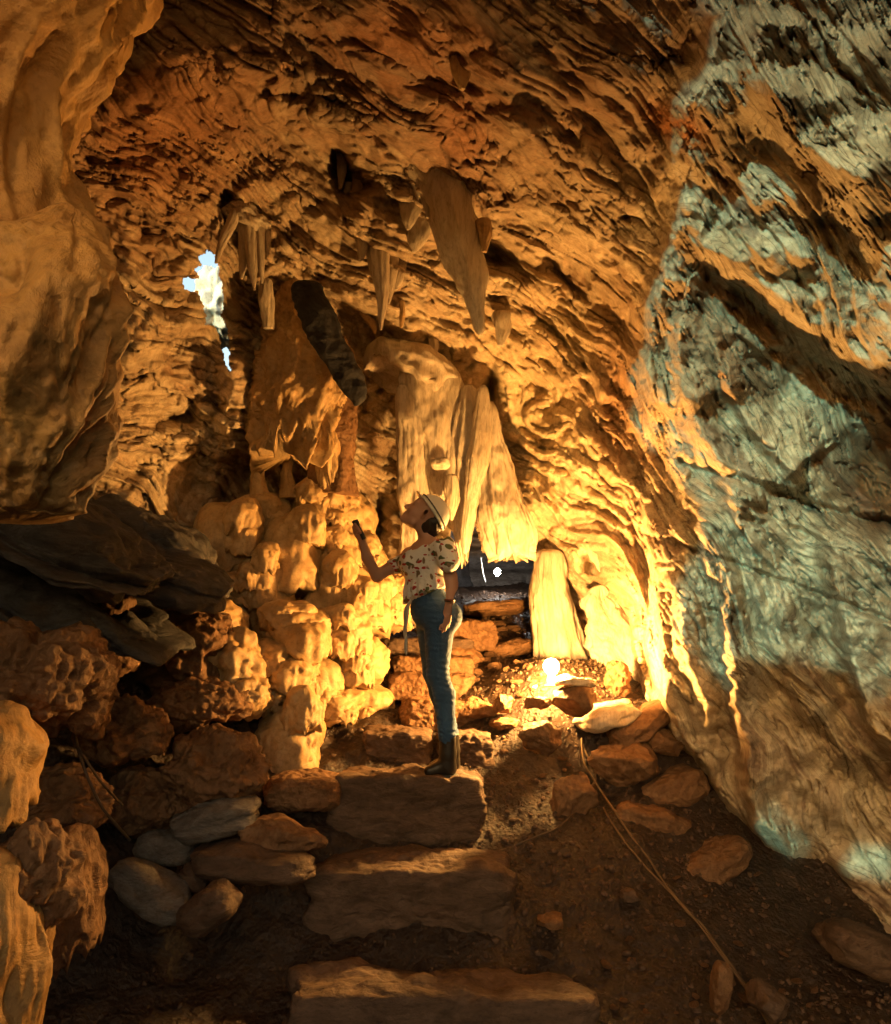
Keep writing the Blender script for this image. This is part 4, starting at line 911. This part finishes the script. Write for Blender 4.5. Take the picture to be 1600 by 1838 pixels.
def torso(F_, g=0.0):
    F_.ell(J(780, 1100, 0), np.array([.120, .135, .10]) + g, .03)
    F_.ell(J(799, 1108, -.055), np.array([.085, .085, .085]) + g, .03); F_.ell(J(795, 1108, .06), np.array([.085, .085, .085]) + g, .03)
    F_.cone(J(771, 1078), J(766, 1045), .105 + g, .088 + g, .03, ((-.7, -.7, 0), 1.08))
    F_.cone(J(766, 1045), J(763, 1000), .088 + g, .108 + g, .03, ((-.7, -.7, 0), 1.1))
    F_.ell(J(742, 1012, -.045), np.array([.055, .055, .058]) + g, .03); F_.ell(J(738, 1010, .05), np.array([.052, .055, .058]) + g, .03)
    F_.cone(J(795, 984, -.10), J(733, 990, .12), .048 + g, .046 + g, .04)
    F_.cone(J(766, 1000, 0), J(770, 975, 0), .075 + g, .05 + g, .04)
def limbs(F_, g=0.0):
    # near arm
    F_.cone(J(797, 990, -.12), J(809, 1040, -.15), .043 + g, .036 + g, .02); F_.cone(J(809, 1040, -.15), J(811, 1056, -.155), .036 + g, .035 + g, .02)
    F_.cone(J(811, 1052, -.155), J(806, 1084, -.17), .034 + g, .022 + g, .015)
    # far arm
    F_.cone(J(731, 996, .11), J(677, 1033, .02), .040 + g, .033 + g, .02); F_.cone(J(676, 1034, .02), J(660, 1002, -.01), .032 + g, .031 + g, .015)
    F_.cone(J(660, 1002, -.01), J(651, 972, -.03), .031 + g, .020 + g, .015)
def hand(F_, w, tips, palm, thumb, r=.0085):
    F_.cone(w, palm, .021, .024, .012, ((0, 1, 0), 1.0))
    for k, (a, m_, t_) in enumerate(tips):
        F_.cone(a, m_, r, r * .95, .004); F_.cone(m_, t_, r * .95, r * .75, .003)
    a, m_, t_ = thumb; F_.cone(a, m_, r * 1.3, r * 1.05, .006); F_.cone(m_, t_, r * 1.05, r * .85, .003)
h = .005
BF = Field(J(615, 1400, -.32), J(840, 870, .35), h)
torso(BF, -.006); limbs(BF)
# legs and feet under the clothes
for (hp, kn, an, toe) in (((789,1115,-.07), (786,1208,-.065), (803,1320,-.05), (775,1380,-.06)), ((773,1112,.075), (778,1208,.085), (809,1318,.10), (785,1378,.10))):
    BF.cone(J(*hp), J(*kn), .078, .050, .03); BF.cone(J(*kn), J(kn[0] + 12, kn[1] + 38, kn[2]), .048, .047, .02); BF.cone(J(kn[0] + 12, kn[1] + 38, kn[2]), J(*an), .047, .032, .02)
    BF.cone(J(*an), J(an[0] + 3, 1376, an[2]), .032, .032, .02); BF.cone(J(an[0] - 3, 1376, an[2]), J(*toe), .034, .024, .02)
# neck and head, tilted back
BF.cone(J(772, 985), J(762, 950), .050, .046, .02)
up_ = np.array([.66, 0, .75]); fw_ = np.array([-.74, -.12, .66]); fw_ -= up_ * (fw_ @ up_); fw_ /= np.linalg.norm(fw_); up_ /= np.linalg.norm(up_); lf_ = np.cross(up_, fw_)
RM = np.stack([fw_, lf_, up_], 1); HC = J(762, 923, 0)
def H(f_, l_, u_): return HC + fw_ * f_ + lf_ * l_ + up_ * u_
BF.ell(H(-.005, 0, .03), (.092, .074, .088), .02, RM); BF.ell(H(.028, 0, -.035), (.062, .055, .075), .03, RM)
BF.ell(H(.072, 0, -.095), (.020, .022, .017), .02, RM); BF.cone(H(.02, .045, -.085), H(.066, .012, -.098), .016, .015, .02); BF.cone(H(.02, -.045, -.085), H(.066, -.012, -.098), .016, .015, .02)
BF.cone(H(.086, 0, .002), H(.106, 0, -.036), .007, .0115, .008); BF.ell(H(.099, .010, -.04), (.009, .008, .007), .006, RM); BF.ell(H(.099, -.010, -.04), (.009, .008, .007), .006, RM)
BF.cone(H(.088, -.017, -.062), H(.088, .017, -.062), .006, .006, .005); BF.cone(H(.086, -.014, -.073), H(.086, .014, -.073), .0065, .0065, .005)
for s_ in (-1, 1):
    BF.ell(H(.074, s_ * .031, .008), (.016, .016, .010), .008, RM); BF.cone(H(.080, s_ * .018, .022), H(.072, s_ * .048, .020), .007, .006, .008)
    BF.cone(H(-.006, s_ * .066, -.030), H(.002, s_ * .070, .012), .009, .012, .004); BF.ell(H(.055, s_ * .040, -.035), (.022, .020, .020), .02, RM)
# near hand, hanging, fingers a little curled
pw = J(806, 1084, -.17)
pal = J(803, 1102, -.172)
tips = [(J(796 + k * 4.2, 1108, -.185 + k * .009), J(793 + k * 4.2, 1120 + (2 if k in (1, 2) else 0), -.187 + k * .008), J(790 + k * 4.6, (1131, 1135, 1133, 1128)[k], -.178 + k * .008)) for k in range(4)]
hand(BF, pw, tips, pal, (J(797, 1096, -.19), J(791, 1106, -.20), J(789, 1117, -.197)))
# far hand closed round the torch
pw = J(651, 972, -.03); pal = J(648, 962, -.04)
tips = [(J(655 - k * 2.2, 957 - k * 5.2 + 6, -.045), J(648 - k * 2.6, 951 - k * 4.6 + 7, -.078), J(641 - k * 1.6, 956 - k * 4.6 + 6, -.062)) for k in range(4)]
hand(BF, pw, tips, pal, (J(643, 966, -.03), J(638, 957, -.045), J(636, 948, -.05)), r=.0082)
build('body', BF, M['skin'], person)
# jeans
JF = Field(J(720, 1345, -.32), J(845, 1030, .35), .006)
g = .008
JF.ell(J(780, 1100, 0), np.array([.120, .135, .10]) + g, .03); JF.ell(J(799, 1108, -.055), np.array([.088, .088, .088]) + g, .02); JF.ell(J(797, 1110, .06), np.array([.086, .086, .088]) + g, .02)
JF.cone(J(771, 1085), J(766, 1050), .100 + g, .084 + g, .03, ((-.7, -.7, 0), 1.08))
for (hp, kn, an) in (((789,1115,-.07), (786,1208,-.065), (803,1322,-.05)), ((773,1112,.075), (778,1208,.085), (809,1322,.10))):
    JF.cone(J(*hp), J(*kn), .080 + g, .052 + g, .02); JF.cone(J(*kn), J(kn[0] + 12, kn[1] + 38, kn[2]), .050 + g, .050 + g, .02); JF.cone(J(kn[0] + 12, kn[1] + 38, kn[2]), J(*an), .050 + g, .040 + g, .02)
top = J(766, 1052)[2]; JF.cut(lambda p: p[..., 2] - (top + (p[..., 0] - J(766, 1052)[0]) * .25))
def wr(v):
    low = ss(J(0, 1270)[2], J(0, 1320)[2], v[:, 2]); kn = np.exp(-((v[:, 2] - J(0, 1205)[2]) / .05) ** 2); n = np.c_[v[:, 0] - J(792, 1200)[0], v[:, 1] - 4.4, v[:, 2] * 0]; n /= np.linalg.norm(n, axis=1)[:, None] + 1e-6
    return n * ((low * .010 + kn * .005 + .002) * np.sin(v[:, 2] * 210 + 4 * fbm(v, 8, 2, 5)) * (.4 + fbm(v, 14, 2, 6)))[:, None]
build('jeans', JF, M['denim'], person, wr)
# blouse
LF = Field(J(690, 1100, -.32), J(845, 950, .35), .005); g = .020
torso(LF, g); LF.cone(J(797, 992, -.12), J(805, 1012, -.135), .058, .062, .02); LF.cone(J(731, 997, .11), J(712, 1010, .08), .055, .058, .02)
hem = J(738, 1080); hs = (J(798, 1050)[2] - hem[2]) / (J(798, 1050)[0] - hem[0]); nl = J(722, 996); ns = (J(797, 972)[2] - nl[2]) / (J(797, 972)[0] - nl[0])
LF.cut(lambda p: np.maximum((hem[2] + hs * (p[..., 0] - hem[0])) - p[..., 2] + .010 * np.sin(p[..., 1] * 70 + p[..., 0] * 60), p[..., 2] - (nl[2] + ns * (p[..., 0] - nl[0]) + .006 * np.sin(p[..., 0] * 90) - .15 * np.abs(p[..., 1] - 4.35) * 0)))
sh = J(802, 1004, -.13); LF.cut(lambda p: np.where((p[..., 0] > J(786, 0)[0]) & (p[..., 1] < J(0, 0, -.088)[1]), sh[2] - .025 - p[..., 2], -1))
def wb(v):
    n = v - J(765, 1020); n[:, 2] = 0; n /= np.linalg.norm(n, axis=1)[:, None] + 1e-6
    lo = ss(J(0, 1035)[2], J(0, 1065)[2], v[:, 2]); return n * (.004 + .010 * fbm(v, (11, 11, 6), 3, 9) + lo * (.018 + .010 * np.sin(np.arctan2(n[:, 1], n[:, 0]) * 16)))[:, None]
build('blouse', LF, M['floral'], person, wb)
# boots
OF = Field(J(740, 1400, -.2), J(840, 1300, .25), .004)
soles = []
for (ax_, off) in ((803, -.05), (810, .10)):
    OF.cone(J(ax_, 1322, off), J(ax_ + 1, 1350, off), .048, .046, .01); OF.cone(J(ax_ + 1, 1350, off), J(ax_ + 4, 1376, off), .044, .042, .02); OF.cone(J(ax_ - 6, 1372, off), J(ax_ - 32, 1381, off - .01), .043, .029, .03)
fl0 = J(0, 1388)[2]; OF.cut(lambda p: fl0 - p[..., 2]); topb = J(0, 1318)[2]; OF.cut(lambda p: p[..., 2] - topb - .01 * np.sin(p[..., 0] * 60))
build('boots', OF, M['boot'], person, lambda v: (v - J(800, 1350)) * (.03 * fbm(v, 18, 3, 3))[:, None])
SF = Field(J(740, 1402, -.2), J(840, 1370, .25), .004)
for (ax_, off) in ((803, -.05), (810, .10)):
    SF.cone(J(ax_ + 2, 1390, off), J(ax_ - 34, 1390, off - .01), .047, .036, .01); SF.cone(J(ax_ + 6, 1392, off), J(ax_ + 6, 1386, off), .045, .045, .01)
s0 = J(0, 1393.5)[2]; s1 = J(0, 1387.5)[2]; SF.cut(lambda p: np.maximum(s0 - p[..., 2], p[..., 2] - s1))
build('soles', SF, M['strap'], person)
# helmet: shell, brim rim, strap
hu = np.array([.84, .06, .54]); hu /= np.linalg.norm(hu); hf = np.cross(np.array([0, 1, 0]), hu); hf /= np.linalg.norm(hf); hl = np.cross(hu, hf); HR = np.stack([hf, hl, hu], 1)
hc = J(775, 921, -.005)
HF = Field(hc - .2, hc + .2, .004); HF.ell(hc, (.108, .092, .098), .01, HR); HF.cone(hc - hf * .075 - hu * -.006, hc + hf * .075 + hu * .006, .006, .006, .01)
HF.cut(lambda p: np.maximum(-((p - hc) @ hu) - .0, -(np.linalg.norm(((p - hc + hu * .004) @ HR) / (.102, .086, .092), axis=-1) - 1) * .09))
build('helmet', HF, M['helmet'], person)
RF = Field(hc - .2, hc + .2, .004)
th = np.linspace(0, 2 * np.pi, 25)
for a, b_ in zip(th[:-1], th[1:]):
    e = lambda q_: hc + hf * math.cos(q_) * .112 + hl * math.sin(q_) * .096 + hu * .002
    RF.cone(e(a), e(b_), .0075, .0075, .004)
# the peak, at the forehead side
sgn = 1 if (hf @ fw_) > 0 else -1
RF.ell(hc + hf * sgn * .115 - hu * .004, (.038, .062, .006), .006, HR)
build('brim', RF, M['helmet'], person)
BFn = Field(hc - .2, hc + .2, .004)
for a, b_ in zip(th[:-1], th[1:]):
    e = lambda q_: hc + hf * math.cos(q_) * .112 + hl * math.sin(q_) * .096 + hu * .018
    BFn.cone(e(a) * 1.0, e(b_), .0045, .0045, .003)
build('band', BFn, M['strap'], person)
HA = Field(J(735, 985, -.2), J(815, 900, .2), .005)
HA.ell(H(-.064, 0, -.012), (.050, .072, .074), .02, RM); HA.cone(J(778, 935, -.03), J(781, 958, -.03), .035, .022, .02)
build('hair', HA, M['hair'], person, lambda v: (v - J(775, 940)) * (.12 * fbm(v, (60, 60, 12), 2, 3))[:, None])
# bracelet, tie
def ring(name, c, r, rt, nrm, mat, par):
    nrm = np.array(nrm, float); nrm /= np.linalg.norm(nrm); a = np.cross(nrm, [0, 1, 0]); a /= np.linalg.norm(a); b_ = np.cross(nrm, a)
    A, B = np.meshgrid(np.linspace(0, 2 * np.pi, 32, endpoint=False), np.linspace(0, 2 * np.pi, 9), indexing='xy')
    v = c + (r + rt * np.cos(B))[..., None] * (np.cos(A)[..., None] * a + np.sin(A)[..., None] * b_) + (rt * np.sin(B))[..., None] * nrm
    return child(link(name, mesh_np(name, v.reshape(-1, 3), gridf(32, 9, True)), mat), par)
ring('bracelet', J(807, 1080, -.168), .026, .004, (.1, 0, 1), plain('red_beads', (.22, .05, .03), .4), person)
ring('bracelet', J(807, 1083, -.168), .026, .003, (.2, 0, 1), M['strap'], person)
tm = plain('white_cotton', (.6, .57, .5), .8)
child(cable('blouse_tie', [(738,1078,DP-.13),(732,1090,DP-.14),(731,1110,DP-.14),(727,1130,DP-.13),(728,1150,DP-.13)], [.007,.01,.008,.010,.006], tm, None, n=30), person)
child(cable('blouse_tie', [(737,1078,DP-.12),(727,1100,DP-.12),(729,1140,DP-.12),(728,1165,DP-.12),(729,1178,DP-.12)], [.005,.008,.006,.012,.002], tm, None, n=30), person)
# torch in the raised hand
tl = D.objects.new('flashlight', None); COL.objects.link(tl); tl.location = J(650, 964, -.06); tag(tl, 'small black flashlight held up in the raised hand', 'flashlight')
child(cable('barrel', [(653,968,DP-.06),(648,957,DP-.06),(641,944,DP-.06)], .013, M['torch'], None, n=12, seg=16), tl)
child(cable('head', [(642,946,DP-.06),(639,940,DP-.06),(636,934,DP-.06),(635.6,933,DP-.06)], [.013,.018,.019,.002], M['torch'], None, n=12, seg=16), tl)
